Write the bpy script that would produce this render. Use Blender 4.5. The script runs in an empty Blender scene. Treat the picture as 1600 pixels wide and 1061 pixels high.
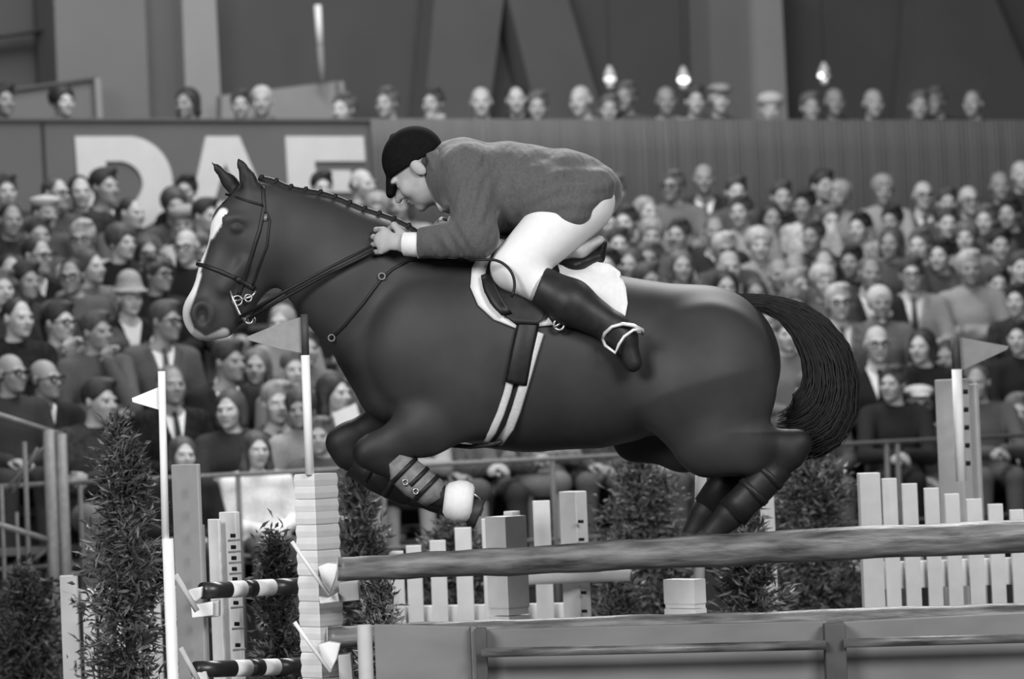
import bpy, math, random
import numpy as np
from mathutils import Vector, Matrix
from mathutils.bvhtree import BVHTree

SC = bpy.context.scene
COL = SC.collection
RND = random.Random(7)

# ------------------------------------------------------------------ camera
F = 5460.0                      # focal length in pixels of the 1600 px wide frame
ZC = 1.75
ROLL = math.radians(2.3)
PITCH = math.atan(110.0 / F)
_fw = Vector((0, math.cos(PITCH), math.sin(PITCH)))
_up0 = Vector((0, -math.sin(PITCH), math.cos(PITCH)))
_rt0 = Vector((1, 0, 0))
RT = (_rt0 * math.cos(ROLL) - _up0 * math.sin(ROLL)).normalized()
UP = (_up0 * math.cos(ROLL) + _rt0 * math.sin(ROLL)).normalized()
FW = _fw
CAM = Vector((0, 0, ZC))
cd = bpy.data.cameras.new('camera')
cam = bpy.data.objects.new('camera', cd)
COL.objects.link(cam)
cd.sensor_width = 36
cd.lens = F * 36 / 1600
cd.clip_end = 200
cam.matrix_world = Matrix((( RT.x, UP.x, -FW.x, CAM.x), (RT.y, UP.y, -FW.y, CAM.y), (RT.z, UP.z, -FW.z, CAM.z), (0, 0, 0, 1)))
cd.dof.use_dof = True
cd.dof.focus_distance = 13.0
cd.dof.aperture_fstop = 3.0
SC.camera = cam

# ------------------------------------------------------------------ light and exposure
w = bpy.data.worlds.new('hall_air'); SC.world = w; w.use_nodes = True
w.node_tree.nodes['Background'].inputs[0].default_value = (1, 1, 1, 1)
w.node_tree.nodes['Background'].inputs[1].default_value = 0.16
def area(name, loc, target, sx, sy, power):
    l = bpy.data.lights.new(name, 'AREA'); l.shape = 'RECTANGLE'; l.size = sx; l.size_y = sy; l.energy = power
    o = bpy.data.objects.new(name, l); COL.objects.link(o); o.location = loc
    o.rotation_euler = (Vector(target) - Vector(loc)).to_track_quat('-Z', 'Y').to_euler()
    return o
area('hall_lamp_front', (-7.0, 1.0, 7.5), (0.0, 13.5, 1.6), 5, 4, 1850)
area('hall_lamp_right', (6.0, 0.5, 7.5), (0.5, 14.0, 1.6), 5, 4, 1700)
area('hall_lamp_over', (0.5, 19.0, 8.6), (0, 13.5, 1.8), 8, 1.5, 1000)
area('hall_lamp_stand', (-.5, 23.6, 10.5), (0, 24.0, 2.2), 10, 2.5, 1050)
area('hall_lamp_gallery', (1, 25.0, 9.5), (0.5, 33.0, 5.0), 9, 1.5, 330)
SC.view_settings.view_transform = 'Standard'
SC.view_settings.look = 'None'
SC.view_settings.gamma = 1.0
SC.view_settings.use_curve_mapping = False
SC.view_settings.exposure = 0.0

# ------------------------------------------------------------------ helpers
def ray(px, py):
    return (RT * ((px - 800) / F) + UP * ((530.5 - py) / F) + FW)
def at(px, py, d):
    "the point of the hall seen at that pixel of the photograph, d metres in front of the lens"
    return CAM + ray(px, py) * d
STAND_YAW = math.radians(27.0)
SU = Vector((math.cos(STAND_YAW), math.sin(STAND_YAW), 0))
SV = Vector((-math.sin(STAND_YAW), math.cos(STAND_YAW), 0))
SP0 = Vector((0, 22.5, 0))
def at_t(px, py, t):
    "the point seen at that pixel on the vertical plane t metres behind the first row of the stand"
    r = ray(px, py)
    return CAM + r * ((t - (CAM - SP0).dot(SV)) / r.dot(SV))

def tag(o, label=None, cat=None, group=None, kind=None):
    if label: o['label'] = label
    if cat: o['category'] = cat
    if group: o['group'] = group
    if kind: o['kind'] = kind
    return o
def empty(name, loc=(0, 0, 0), mat4=None):
    o = bpy.data.objects.new(name, None); COL.objects.link(o)
    o.empty_display_size = 0.1
    if mat4 is not None: o.matrix_world = mat4
    else: o.location = loc
    return o
def link(name, me, parent=None, mats=()):
    o = bpy.data.objects.new(name, me); COL.objects.link(o)
    for m in mats: me.materials.append(m)
    if parent is not None: o.parent = parent
    return o

_M = {}
def mat(name, g, rough=0.7, amt=0.12, scale=30.0, bump=0.0, spec=0.3, metal=0.0, stretch=(1, 1, 1), sheen=0.0):
    if name in _M: return _M[name]
    m = bpy.data.materials.new(name); m.use_nodes = True
    nt = m.node_tree; b = nt.nodes['Principled BSDF']
    b.inputs['Roughness'].default_value = rough
    b.inputs['Metallic'].default_value = metal
    b.inputs['Specular IOR Level'].default_value = spec
    if sheen: b.inputs['Sheen Weight'].default_value = sheen
    tc = nt.nodes.new('ShaderNodeTexCoord'); mp = nt.nodes.new('ShaderNodeMapping')
    mp.inputs['Scale'].default_value = stretch
    nz = nt.nodes.new('ShaderNodeTexNoise'); nz.inputs['Scale'].default_value = scale; nz.inputs['Detail'].default_value = 4
    nt.links.new(tc.outputs['Object'], mp.inputs[0]); nt.links.new(mp.outputs[0], nz.inputs[0])
    rp = nt.nodes.new('ShaderNodeValToRGB')
    lo, hi = g * (1 - amt), min(1, g * (1 + amt))
    rp.color_ramp.elements[0].position = 0.3; rp.color_ramp.elements[1].position = 0.7
    rp.color_ramp.elements[0].color = (lo, lo, lo, 1); rp.color_ramp.elements[1].color = (hi, hi, hi, 1)
    nt.links.new(nz.outputs[0], rp.inputs[0]); nt.links.new(rp.outputs[0], b.inputs['Base Color'])
    if bump:
        bp = nt.nodes.new('ShaderNodeBump'); bp.inputs['Strength'].default_value = bump; bp.inputs['Distance'].default_value = 0.01
        nt.links.new(nz.outputs[0], bp.inputs['Height']); nt.links.new(bp.outputs[0], b.inputs['Normal'])
    _M[name] = m
    return m
def emit(name, s):
    m = bpy.data.materials.new(name); m.use_nodes = True
    b = m.node_tree.nodes['Principled BSDF']
    b.inputs['Base Color'].default_value = (.9, .9, .9, 1)
    b.inputs['Emission Color'].default_value = (1, 1, 1, 1); b.inputs['Emission Strength'].default_value = s
    return m

class MB:
    "collects polygons, then links them as ONE mesh object"
    def __init__(s): s.v = []; s.f = []; s.m = []
    def add(s, vs, fs, mi=0):
        n = len(s.v); s.v += [tuple(v) for v in vs]; s.f += [tuple(i + n for i in f) for f in fs]; s.m += [mi] * len(fs)
    def box(s, c, size, M=None, mi=0):
        x, y, z = (k / 2 for k in size)
        vs = [Vector((a * x, b * y, d * z)) for a in (-1, 1) for b in (-1, 1) for d in (-1, 1)]
        if M is not None: vs = [M @ v for v in vs]
        vs = [v + Vector(c) for v in vs]
        s.add(vs, [(0, 1, 3, 2), (4, 6, 7, 5), (0, 4, 5, 1), (2, 3, 7, 6), (0, 2, 6, 4), (1, 5, 7, 3)], mi)
    def prism(s, pts, off, mi=0):
        "closed outline pts (3-D, planar) extruded by the vector off"
        n = len(pts); off = Vector(off)
        vs = [Vector(p) for p in pts] + [Vector(p) + off for p in pts]
        s.add(vs, [tuple(range(n)), tuple(range(2 * n - 1, n - 1, -1))] + [(i, i + n, (i + 1) % n + n, (i + 1) % n) for i in range(n)], mi)
    def tube(s, pts, rad, n=8, mi=0, flat=None, caps=True):
        pts = [Vector(p) for p in pts]
        if not hasattr(rad, '__len__'): rad = [rad] * len(pts)
        rings = []; a = None
        for i, p in enumerate(pts):
            d = (pts[min(i + 1, len(pts) - 1)] - pts[max(i - 1, 0)]).normalized()
            if flat is not None:
                a = Vector(flat) - d * d.dot(Vector(flat))
            elif a is None:
                a = d.orthogonal()
            else:
                a = a - d * d.dot(a)
            if a.length < 1e-6: a = d.orthogonal()
            a.normalize(); b = d.cross(a)
            r = rad[i]; ra, rb = (r if hasattr(r, '__len__') else (r, r))
            rings.append([p + a * (ra * math.cos(2 * math.pi * k / n)) + b * (rb * math.sin(2 * math.pi * k / n)) for k in range(n)])
        vs = [v for r_ in rings for v in r_]; fs = []
        for i in range(len(pts) - 1):
            for k in range(n):
                fs.append((i * n + k, i * n + (k + 1) % n, (i + 1) * n + (k + 1) % n, (i + 1) * n + k))
        if caps:
            fs.append(tuple(range(n - 1, -1, -1))); fs.append(tuple((len(pts) - 1) * n + k for k in range(n)))
        s.add(vs, fs, mi)
    def lathe(s, prof, n=16, c=(0, 0, 0), M=None, mi=0, phase=0.0):
        vs = []; fs = []
        for r, z in prof:
            for k in range(n):
                q = 2 * math.pi * k / n + phase
                v = Vector((r * math.cos(q), r * math.sin(q), z))
                if M is not None: v = M @ v
                vs.append(v + Vector(c))
        for i in range(len(prof) - 1):
            for k in range(n):
                fs.append((i * n + k, i * n + (k + 1) % n, (i + 1) * n + (k + 1) % n, (i + 1) * n + k))
        fs.append(tuple(range(n - 1, -1, -1))); fs.append(tuple((len(prof) - 1) * n + k for k in range(n)))
        s.add(vs, fs, mi)
    def mesh(s, name, smooth=False):
        me = bpy.data.meshes.new(name)
        me.from_pydata(s.v, [], s.f)
        me.polygons.foreach_set('material_index', s.m)
        if smooth: me.polygons.foreach_set('use_smooth', [True] * len(s.f))
        me.update()
        return me
    def build(s, name, mats, parent=None, smooth=False, bevel=0.0):
        if not isinstance(mats, (list, tuple)): mats = [mats]
        o = link(name, s.mesh(name, smooth), parent, mats)
        if bevel:
            b = o.modifiers.new('bevel', 'BEVEL'); b.width = bevel; b.segments = 2; b.limit_method = 'ANGLE'
        return o

# ------------------------------------------------------------------ signed-distance modelling (smooth unions of round cones and ellipsoids, meshed by surface nets)
def V3(a): return np.array(a, dtype=np.float64)
class SDF:
    def __init__(s): s.pr = []
    def rc(s, a, b, ra, rb, k=0.03, lat=None, sc=1.0, sub=False):
        s.pr.append(('rc', V3(a), V3(b), ra, rb, k, None if lat is None else V3(lat) / np.linalg.norm(lat), sc, sub)); return s
    def chain(s, pts, k=0.03, lat=None, sc=1.0):
        for (a, ra), (b, rb) in zip(pts, pts[1:]): s.rc(a, b, ra, rb, k, lat, sc)
        return s
    def el(s, c, r, k=0.03, R=None, sub=False):
        s.pr.append(('el', V3(c), V3(r) if hasattr(r, '__len__') else V3((r, r, r)), k, None if R is None else np.array(R), sub)); return s
    def fn(s, f, lo, hi, k=0.004, sub=True):
        s.pr.append(('fn', f, V3(lo), V3(hi), k, sub)); return s
    def xform(s, M, sc=1.0):
        "the same solid after rotation+translation M and uniform scale sc"
        o = SDF(); R = np.array(M.to_3x3()); T = np.array(M.translation)
        R = R / abs(np.linalg.det(R)) ** (1 / 3)
        q = lambda p: R @ (p * sc) + T
        for p in s.pr:
            if p[0] == 'rc': o.pr.append(('rc', q(p[1]), q(p[2]), p[3] * sc, p[4] * sc, p[5] * sc, None if p[6] is None else R @ p[6], p[7], p[8]))
            elif p[0] == 'el': o.pr.append(('el', q(p[1]), p[2] * sc, p[3] * sc, R if p[4] is None else R @ p[4], p[5]))
        return o
    def grow(s, d):
        o = SDF()
        for p in s.pr:
            if p[0] == 'rc': o.pr.append(p[:3] + (p[3] + d, p[4] + d) + p[5:])
            elif p[0] == 'el': o.pr.append((p[0], p[1], p[2] + d) + p[3:])
            else: o.pr.append(p)
        return o
    def _bb(s, p):
        if p[0] == 'rc':
            e = max(p[7], 1.0)
            r = np.array([p[3], p[4]]).max() * e + p[5]
            return np.minimum(p[1], p[2]) - r, np.maximum(p[1], p[2]) + r
        if p[0] == 'el':
            r = p[2].max() + p[3]; return p[1] - r, p[1] + r
        return p[2], p[3]
    def grid(s, h):
        bbs = [s._bb(p) for p in s.pr if not p[-1]]
        lo = np.min([b[0] for b in bbs], 0) - 2 * h; hi = np.max([b[1] for b in bbs], 0) + 2 * h
        n = np.ceil((hi - lo) / h).astype(int) + 1
        f = np.full(n, 1.0, dtype=np.float32)
        ax = [lo[i] + h * np.arange(n[i]) for i in range(3)]
        for p in s.pr:
            b0, b1 = s._bb(p)
            i0 = np.clip(np.floor((b0 - lo) / h).astype(int) - 1, 0, n); i1 = np.clip(np.ceil((b1 - lo) / h).astype(int) + 2, 0, n)
            if np.any(i1 <= i0): continue
            X = ax[0][i0[0]:i1[0], None, None]; Y = ax[1][None, i0[1]:i1[1], None]; Z = ax[2][None, None, i0[2]:i1[2]]
            d = s._d(p, X, Y, Z)
            k = p[5] if p[0] == 'rc' else (p[3] if p[0] == 'el' else p[4])
            sl = tuple(slice(i0[i], i1[i]) for i in range(3))
            a = f[sl]
            hh = np.maximum(k - np.abs(a + d if p[-1] else a - d), 0)
            if p[-1]: f[sl] = np.maximum(a, -d) + hh * hh / (4 * k)
            else: f[sl] = np.minimum(a, d) - hh * hh / (4 * k)
        return f, lo
    def _d(s, p, X, Y, Z):
        if p[0] == 'fn': return p[1](X, Y, Z)
        if p[0] == 'el':
            c, r, R = p[1], p[2], p[4]
            x, y, z = X - c[0], Y - c[1], Z - c[2]
            if R is not None: x, y, z = (R[0, i] * x + R[1, i] * y + R[2, i] * z for i in range(3))
            k0 = np.sqrt((x / r[0]) ** 2 + (y / r[1]) ** 2 + (z / r[2]) ** 2)
            k1 = np.sqrt((x / r[0] ** 2) ** 2 + (y / r[1] ** 2) ** 2 + (z / r[2] ** 2) ** 2)
            return k0 * (k0 - 1) / np.maximum(k1, 1e-9)
        a, b, ra, rb, k, L, sc = p[1:8]
        x, y, z = X - a[0], Y - a[1], Z - a[2]; ba = b - a
        if L is not None and sc != 1.0:
            q = (x * L[0] + y * L[1] + z * L[2]) * (1 / sc - 1)
            x, y, z = x + q * L[0], y + q * L[1], z + q * L[2]
            ba = ba + ba.dot(L) * (1 / sc - 1) * L
        l2 = max(ba.dot(ba), 1e-12)
        t = np.clip((x * ba[0] + y * ba[1] + z * ba[2]) / l2, 0, 1)
        d = np.sqrt((x - ba[0] * t) ** 2 + (y - ba[1] * t) ** 2 + (z - ba[2] * t) ** 2) - (ra + (rb - ra) * t)
        return d * min(sc, 1.0)
    def arrays(s, h):
        f, lo = s.grid(h)
        S = f < 0
        n = np.array(f.shape)
        cnt = np.zeros(n - 1, np.int8)
        for i in (0, 1):
            for j in (0, 1):
                for k in (0, 1): cnt += S[i:n[0] - 1 + i, j:n[1] - 1 + j, k:n[2] - 1 + k]
        act = (cnt > 0) & (cnt < 8)
        ci = np.argwhere(act); idx = np.full(n - 1, -1, np.int64); idx[act] = np.arange(len(ci))
        acc = np.zeros((len(ci), 3)); num = np.zeros(len(ci))
        for axis in range(3):
            o1, o2 = [a for a in range(3) if a != axis]
            for u in (0, 1):
                for v in (0, 1):
                    e = ci.copy(); e[:, o1] += u; e[:, o2] += v; g = e.copy(); g[:, axis] += 1
                    fa = f[e[:, 0], e[:, 1], e[:, 2]]; fb = f[g[:, 0], g[:, 1], g[:, 2]]
                    cr = (fa < 0) != (fb < 0)
                    t = np.where(cr, fa / np.where(cr, fa - fb, 1), 0)
                    pt = e.astype(float); pt[:, axis] += t
                    acc[cr] += pt[cr]; num[cr] += 1
        vs = lo + h * acc / num[:, None]
        quads = []
        for axis in range(3):
            o1, o2 = (axis + 1) % 3, (axis + 2) % 3
            A = [slice(0, n[a]) for a in range(3)]; B = list(A)
            A[axis] = slice(0, n[axis] - 1); B[axis] = slice(1, n[axis])
            s0, s1 = S[tuple(A)], S[tuple(B)]
            e = np.argwhere(s0 != s1)
            e = e[(e[:, o1] > 0) & (e[:, o2] > 0) & (e[:, o1] < n[o1] - 1) & (e[:, o2] < n[o2] - 1)]
            fl = s0[e[:, 0], e[:, 1], e[:, 2]]
            q = []
            for du, dv in ((1, 1), (0, 1), (0, 0), (1, 0)):
                c = e.copy(); c[:, o1] -= du; c[:, o2] -= dv
                q.append(idx[c[:, 0], c[:, 1], c[:, 2]])
            q = np.stack(q, 1)
            q[~fl] = q[~fl][:, ::-1]
            quads.append(q)
        return vs, np.concatenate(quads)
    def mesh(s, name, h, relax=2):
        vs, q = s.arrays(h)
        vs = relaxed(vs, q, relax)
        return np_mesh(name, vs, q)
def relaxed(vs, q, it):
    for _ in range(it):
        acc = np.zeros_like(vs); num = np.zeros(len(vs))
        for i in range(4):
            a, b = q[:, i], q[:, (i + 1) % 4]
            np.add.at(acc, a, vs[b]); np.add.at(num, a, 1)
            np.add.at(acc, b, vs[a]); np.add.at(num, b, 1)
        vs = vs * 0.5 + 0.5 * acc / np.maximum(num, 1)[:, None]
    return vs
def np_mesh(name, vs, q):
    me = bpy.data.meshes.new(name)
    k = q.shape[1]
    me.vertices.add(len(vs)); me.vertices.foreach_set('co', np.asarray(vs, np.float32).ravel())
    me.loops.add(len(q) * k); me.loops.foreach_set('vertex_index', q.ravel().astype(np.int32))
    me.polygons.add(len(q)); me.polygons.foreach_set('loop_start', np.arange(0, len(q) * k, k, dtype=np.int32))
    me.polygons.foreach_set('use_smooth', np.ones(len(q), bool))
    me.update(calc_edges=True); me.validate()
    return me
def face_centers(vs, q): return vs[q].mean(1)
# ================================================================== the hall
M_wall = mat('hall_wall', .075, .9, .06, 1.2)
M_pier = mat('pier_face', .15, .9, .05, 1.0)
M_pier_l = mat('pier_face_lit', .25, .9, .05, 1.0)  # lighter tone, the light on the brighter pier faces put into the colour
M_strut = mat('concrete_strut', .10, .9, .06, 1.5)
M_floor = mat('arena_sand', .05, .95, .25, 6, .3)
M_tier = mat('stand_boards', .03, .9, .2, 8, .05)
M_par = mat('parapet_paint', .105, .9, .05, 2)
M_drape = mat('drape_cloth', .105, .95, .08, 50, .05)
M_letter = mat('white_letter', .5, .85, .04, 8)
M_bal = mat('balustrade_paint', .23, .9, .06, 3)
def structure(b, name, m, parent=None, **k):
    o = b.build(name, m, parent, **k)
    if parent is None: o['kind'] = 'structure'
    return o
def along(s0, s1, t0, t1, z0, z1, b):
    "box in the stand's own axes"
    c = [SP0 + SU * s + SV * t for s, t in ((s0, t0), (s1, t0), (s1, t1), (s0, t1))]
    b.prism([Vector((p.x, p.y, z0)) for p in c], (0, 0, z1 - z0))
def slab(b, poly, t, depth):
    b.prism([at_t(x, y, t) for x, y in poly], SV * depth)
b = MB(); b.box((0, 22, -.1), (44, 52, .2)); structure(b, 'floor', M_floor)
b = MB(); along(-14, 14, 10.2, 10.5, 0, 12, b); structure(b, 'wall_back', M_wall)
b = MB(); b.box((-11, 20, 6), (.3, 44, 12)); structure(b, 'wall_left', M_wall)
b = MB(); b.box((12.5, 22, 6), (.3, 48, 12)); structure(b, 'wall_right', M_wall)
b = MB(); b.box((0, 22, 12.1), (44, 52, .2)); structure(b, 'ceiling', M_wall)
b = MB(); b.box((0, -3.6, 6), (44, .3, 12)); structure(b, 'wall_front', M_wall)
PAR_T = 6.3
SEAT0, RISE = 1.06, .283
M_bench = mat('bench_board', .08, .8, .2, 8, .1)
for k in range(8):
    b = MB(); along(-9, 10, .75 * k - .5, PAR_T, max(0, .36 + RISE * (k - 1)) if k else 0, .64 + RISE * k, b)
    o = structure(b, 'grandstand_tier', M_tier)
    b = MB(); along(-9, 10, .75 * k - .05, .75 * k + .22, SEAT0 + RISE * k - .06, SEAT0 + RISE * k - .02, b)
    b.build('seat_board', M_bench, o)
# gallery
ztop = at_t(800, 190, PAR_T).z
b = MB(); along(-14, 14, PAR_T, PAR_T + .15, 1.5, ztop, b); structure(b, 'gallery_parapet', M_par)
b = MB(); along(-14, 14, PAR_T - .03, PAR_T + .2, ztop, ztop + .02, b); structure(b, 'trim_1', M_par)
b = MB(); along(-14, 14, PAR_T + .15, 10.2, ztop - 1.0, ztop - .85, b); structure(b, 'gallery_floor', M_tier)
b = MB(); slab(b, [(64, 192), (69, 192), (76, 330), (71, 330)], PAR_T - .01, .008); structure(b, 'trim_2', M_tier)
# pleated drape over the right part of the parapet
s0 = (at_t(575, 192, PAR_T) - SP0).dot(SU); s1 = 9.5
b = MB(); n = 1500; rd = random.Random(5); ph = 0; row0 = []; row1 = []; row2 = []
for i in range(n + 1):
    s = s0 + (s1 - s0) * i / n; ph += rd.uniform(.3, 1.0)
    a = .009 * math.sin(ph) + .006 * math.sin(ph * .23)
    p = SP0 + SU * s + SV * (PAR_T - .055 - a); p0 = SP0 + SU * s + SV * (PAR_T - .045 - a * .4)
    row0.append((p0.x, p0.y, ztop + .018)); row1.append((p.x, p.y, ztop - .25)); row2.append((p.x, p.y, ztop - 1.9))
b.v = row0 + row1 + row2; N = n + 1
for i in range(n):
    for r in (0, 1): b.f.append((r * N + i, r * N + i + 1, (r + 1) * N + i + 1, (r + 1) * N + i)); b.m.append(0)
o = b.build('parapet_drape', M_drape, None, True); o['kind'] = 'structure'
sm_ = o.modifiers.new('cloth', 'SOLIDIFY'); sm_.thickness = .006
# letters
sign = empty('sign_lettering', at_t(340, 290, PAR_T - .02)); tag(sign, 'big white letters DAF fixed on the dark gallery parapet, partly hidden by heads', 'sign')
def letter(name, polys, hole=None):
    b = MB()
    for p in polys: b.prism([at_t(x, y, PAR_T - .02) - sign.location for x, y in p], SV * .018)
    b.build(name, M_letter, sign)
def arc(cx, cy, rx, ry, a0, a1, n=12): return [(cx + rx * math.cos(math.radians(a0 + (a1 - a0) * i / n)), cy + ry * math.sin(math.radians(a0 + (a1 - a0) * i / n))) for i in range(n + 1)]
out = [(205, 213)] + arc(200, 287, 70, 74, -80, 80, 16) + [(212, 362)]
inn = [(192, 252)] + arc(186, 288, 37, 36, -80, 80, 16) + [(196, 324)]
ps = [[(117, 213), (163, 213), (172, 362), (128, 362)], [(163, 213), (205, 213), (192, 252), (165.5, 252)], [(169.5, 324), (196, 324), (212, 362), (172, 362)]]
for i in range(len(out) - 1): ps.append([out[i], out[i + 1], inn[i + 1], inn[i]])
letter('letter', ps)
letter('letter', [[(322, 213), (348, 213), (356, 262), (330, 300), (346, 362), (297, 362)][:0] or [(322, 213), (350, 213), (352, 255), (322, 362), (290, 362)], [(350, 213), (374, 213), (436, 362), (396, 362), (352, 255)], [(326, 315), (382, 315), (392, 340), (322, 340)]])
letter('letter', [[(446, 213), (489, 213), (500, 362), (455, 362)], [(489, 213), (568, 213), (571, 252), (491.5, 252)], [(492.5, 266), (548, 266), (551, 300), (495, 300)]])
# piers, struts, balustrades behind the gallery
T1 = 9.6
def part_of_hall(name, poly, t, d, m):
    b = MB(); slab(b, poly, t, d); return structure(b, name, m)
part_of_hall('pier', [(82, -60), (224, -60), (234, 192), (92, 192)], T1, .5, M_pier)
part_of_hall('pier', [(224, -60), (282, -60), (292, 192), (234, 192)], T1 + .25, .3, M_strut)
part_of_hall('pier', [(282, -60), (334, -60), (347, 192), (292, 192)], T1, .5, M_pier_l)
part_of_hall('strut', [(684, -60), (795, -60), (762, 192), (662, 192)], T1 + .2, .3, M_strut)
part_of_hall('strut', [(780, -60), (870, -60), (946, 192), (842, 192)], T1 + .2, .3, M_strut)
part_of_hall('pier', [(1106, -60), (1177, -60), (1186, 192), (1113, 192)], T1 + .1, .4, M_pier)
part_of_hall('pier', [(1176, -60), (1219, -60), (1231, 192), (1185, 192)], T1, .5, M_pier_l)  # lit face of the same square pillar, its brightness put into the tone
part_of_hall('strut', [(1440, -60), (1530, -60), (1640, 192), (1420, 192)], T1 + .2, .3, mat('dark_strut', .085, .9, .05, 2))
part_of_hall('stair_balustrade', [(-40, 149), (151, 122), (156, 192), (-40, 192)], 9.0, .12, M_pier)
part_of_hall('trim_3', [(-40, 146), (151, 119), (151, 123), (-40, 150)], 8.95, .2, M_strut)
part_of_hall('newel_post', [(148, 122), (157, 122), (161, 192), (152, 192)], 8.9, .1, M_pier_l)
part_of_hall('stair_balustrade', [(346, 149), (528, 127), (536, 127), (541, 192), (346, 192)], 9.0, .12, M_bal)
part_of_hall('newel_post', [(530, 127), (537, 127), (542, 192), (535, 192)], 8.9, .1, M_pier_l)
part_of_hall('ledge', [(0, 55), (84, 42), (84, 45), (0, 58)], T1 + .3, .2, M_tier)
fp = empty('banner_pole', at_t(504, 128, 8.85)); tag(fp, 'slim upright pole behind the gallery, white above and grey below', 'pole')
def seg(b, p0, p1, r, t, org): b.tube([at_t(*p0, t) - org, at_t(*p1, t) - org], r, 10)
b = MB(); seg(b, (496.5, 8), (500, 69), .032, 8.85, fp.location); b.build('upper_pole', mat('white_paint', .75, .6, .05, 20, .02), fp, True)
b = MB(); seg(b, (500, 69), (504, 130), .028, 8.85, fp.location); b.build('lower_pole', M_bal, fp, True)
# pendant lamps over the gallery
M_glass = mat('lamp_glass', .5, .2, .2, 30, 0, .6); M_bulb = emit('lamp_bulb', 2.2); M_dim = emit('lamp_bulb_dim', .7)
for i, (x, y, m, lb) in enumerate(((953, 124, M_dim, 'dim hanging lamp above the gallery behind the rider\'s back'), (1068, 125, M_bulb, 'brightly lit hanging lamp left of the pale pier'), (1288, 118, M_bulb, 'sparkling glass hanging lamp right of the pale pier'))):
    c = at_t(x, y, 8.0); L = empty('pendant_lamp', c); tag(L, lb, 'lamp', 'pendant lamps over the gallery')
    b = MB(); b.tube([(0, 0, .10), (0, 0, 4.6)], .004, 6); b.build('cord', M_tier, L, True)
    b = MB(); b.lathe([(.012, .13), (.03, .10), (.05, .06), (.062, .03), (.058, .028)], 14); b.build('shade', M_glass, L, True)
    if i < 2:
        b = MB(); b.lathe([(.001, -.035), (.04, -.028), (.058, -.005), (.05, .02), (.01, .03)], 14); b.build('bulb', m, L, True)
    else:
        for j, (dx, dz, s) in enumerate(((-.035, 0, .028), (.035, -.01, .024), (0, -.05, .026), (0, .03, .018))):
            b = MB(); b.lathe([(.001, -s), (s * .8, -s * .6), (s, 0), (s * .8, s * .6), (.001, s)], 10, (dx, -.01, dz)); b.build('bulb', (m, M_glass, M_dim, M_dim)[j], L, True)
    b = MB(); b.lathe([(.001, -.095), (.028, -.085), (.04, -.06), (.03, -.045)], 12); b.build('finial', M_glass, L, True)
# arena rail in front of the stand, scaffold stair at its left end
M_pipe = mat('galvanised_pipe', .14, .5, .15, 30, .02, .4)
M_pipe_d = mat('dull_pipe', .09, .6, .15, 30, .02, .3)
TR = -1.0
rail = empty('arena_rail', SP0 + SV * TR); tag(rail, 'thin pipe rail running along the arena in front of the first row', 'railing')
def pipe(b, p0, p1, r, t, org):
    b.tube([at_t(*p0, t) - org, at_t(*p1, t) - org], r, 8)
b = MB(); pipe(b, (-60, 763), (1660, 677), .014, TR, rail.location); b.build('top_rail', M_pipe, rail, True)
b = MB(); pipe(b, (-60, 893), (1660, 800), .013, TR, rail.location); b.build('middle_rail', M_pipe_d, rail, True)
for x in (125, 372, 598, 863, 1385, 1402, 1640):
    p = at_t(x, 763 - x * .05, TR); b = MB(); b.tube([Vector((p.x, p.y, 0)) - rail.location, p - rail.location], .016, 8); b.build('rail_post', M_pipe_d, rail, True)
TS = -1.35
stair = empty('scaffold_stair', SP0 + SV * TS - SU * 3); tag(stair, 'pipe scaffold with sloping handrails at the left end of the stand', 'scaffold')
b = MB(); pipe(b, (-40, 636), (98, 680), .015, TS, stair.location); b.build('handrail', M_pipe, stair, True)
b = MB(); pipe(b, (-40, 808), (108, 854), .017, TS, stair.location); b.build('handrail', M_pipe, stair, True)
for x0, y0, x1, y1, r, m in ((76, 672, 84, 862, .034, M_pipe), (95, 678, 104, 858, .032, M_pipe), (38, 690, 46, 900, .014, M_pipe_d), (2, 760, 8, 920, .012, M_pipe_d), (26, 800, 31, 920, .01, M_pipe_d), (86, 855, 90, 905, .014, M_pipe_d)):
    p = at_t(x0, y0, TS); b = MB(); b.tube([Vector((p.x, p.y, 0)) - stair.location, p - stair.location], r, 10); b.build('upright', m, stair, True)
for x0, y0, x1, y1 in ((0, 775, 78, 690), (20, 770, 60, 700), (46, 880, 92, 845)):
    b = MB(); pipe(b, (x0, y0), (x1, y1), .012, TS + .05, stair.location); b.build('brace', M_pipe_d, stair, True)
# ================================================================== horse, tack and rider: built in one frame 13 m from the lens
DH = 13.0
S = F / DH
HM = Matrix(((RT.x, FW.x, UP.x, 0), (RT.y, FW.y, UP.y, 0), (RT.z, FW.z, UP.z, 0), (0, 0, 0, 1)))
HM.translation = at(800, 640, DH)
def hp(x, y, d=0.0): return Vector(((x - 800) / S, d / S, (640 - y) / S))
LAT = (0, 1, 0)
def pxchain(sdf, pts, k=0.03, sc=1.0):
    "pts: (px, py, lateral px, radius px)"
    sdf.chain([(hp(x, y, d), r / S) for x, y, d, r in pts], k, LAT, sc)

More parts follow.
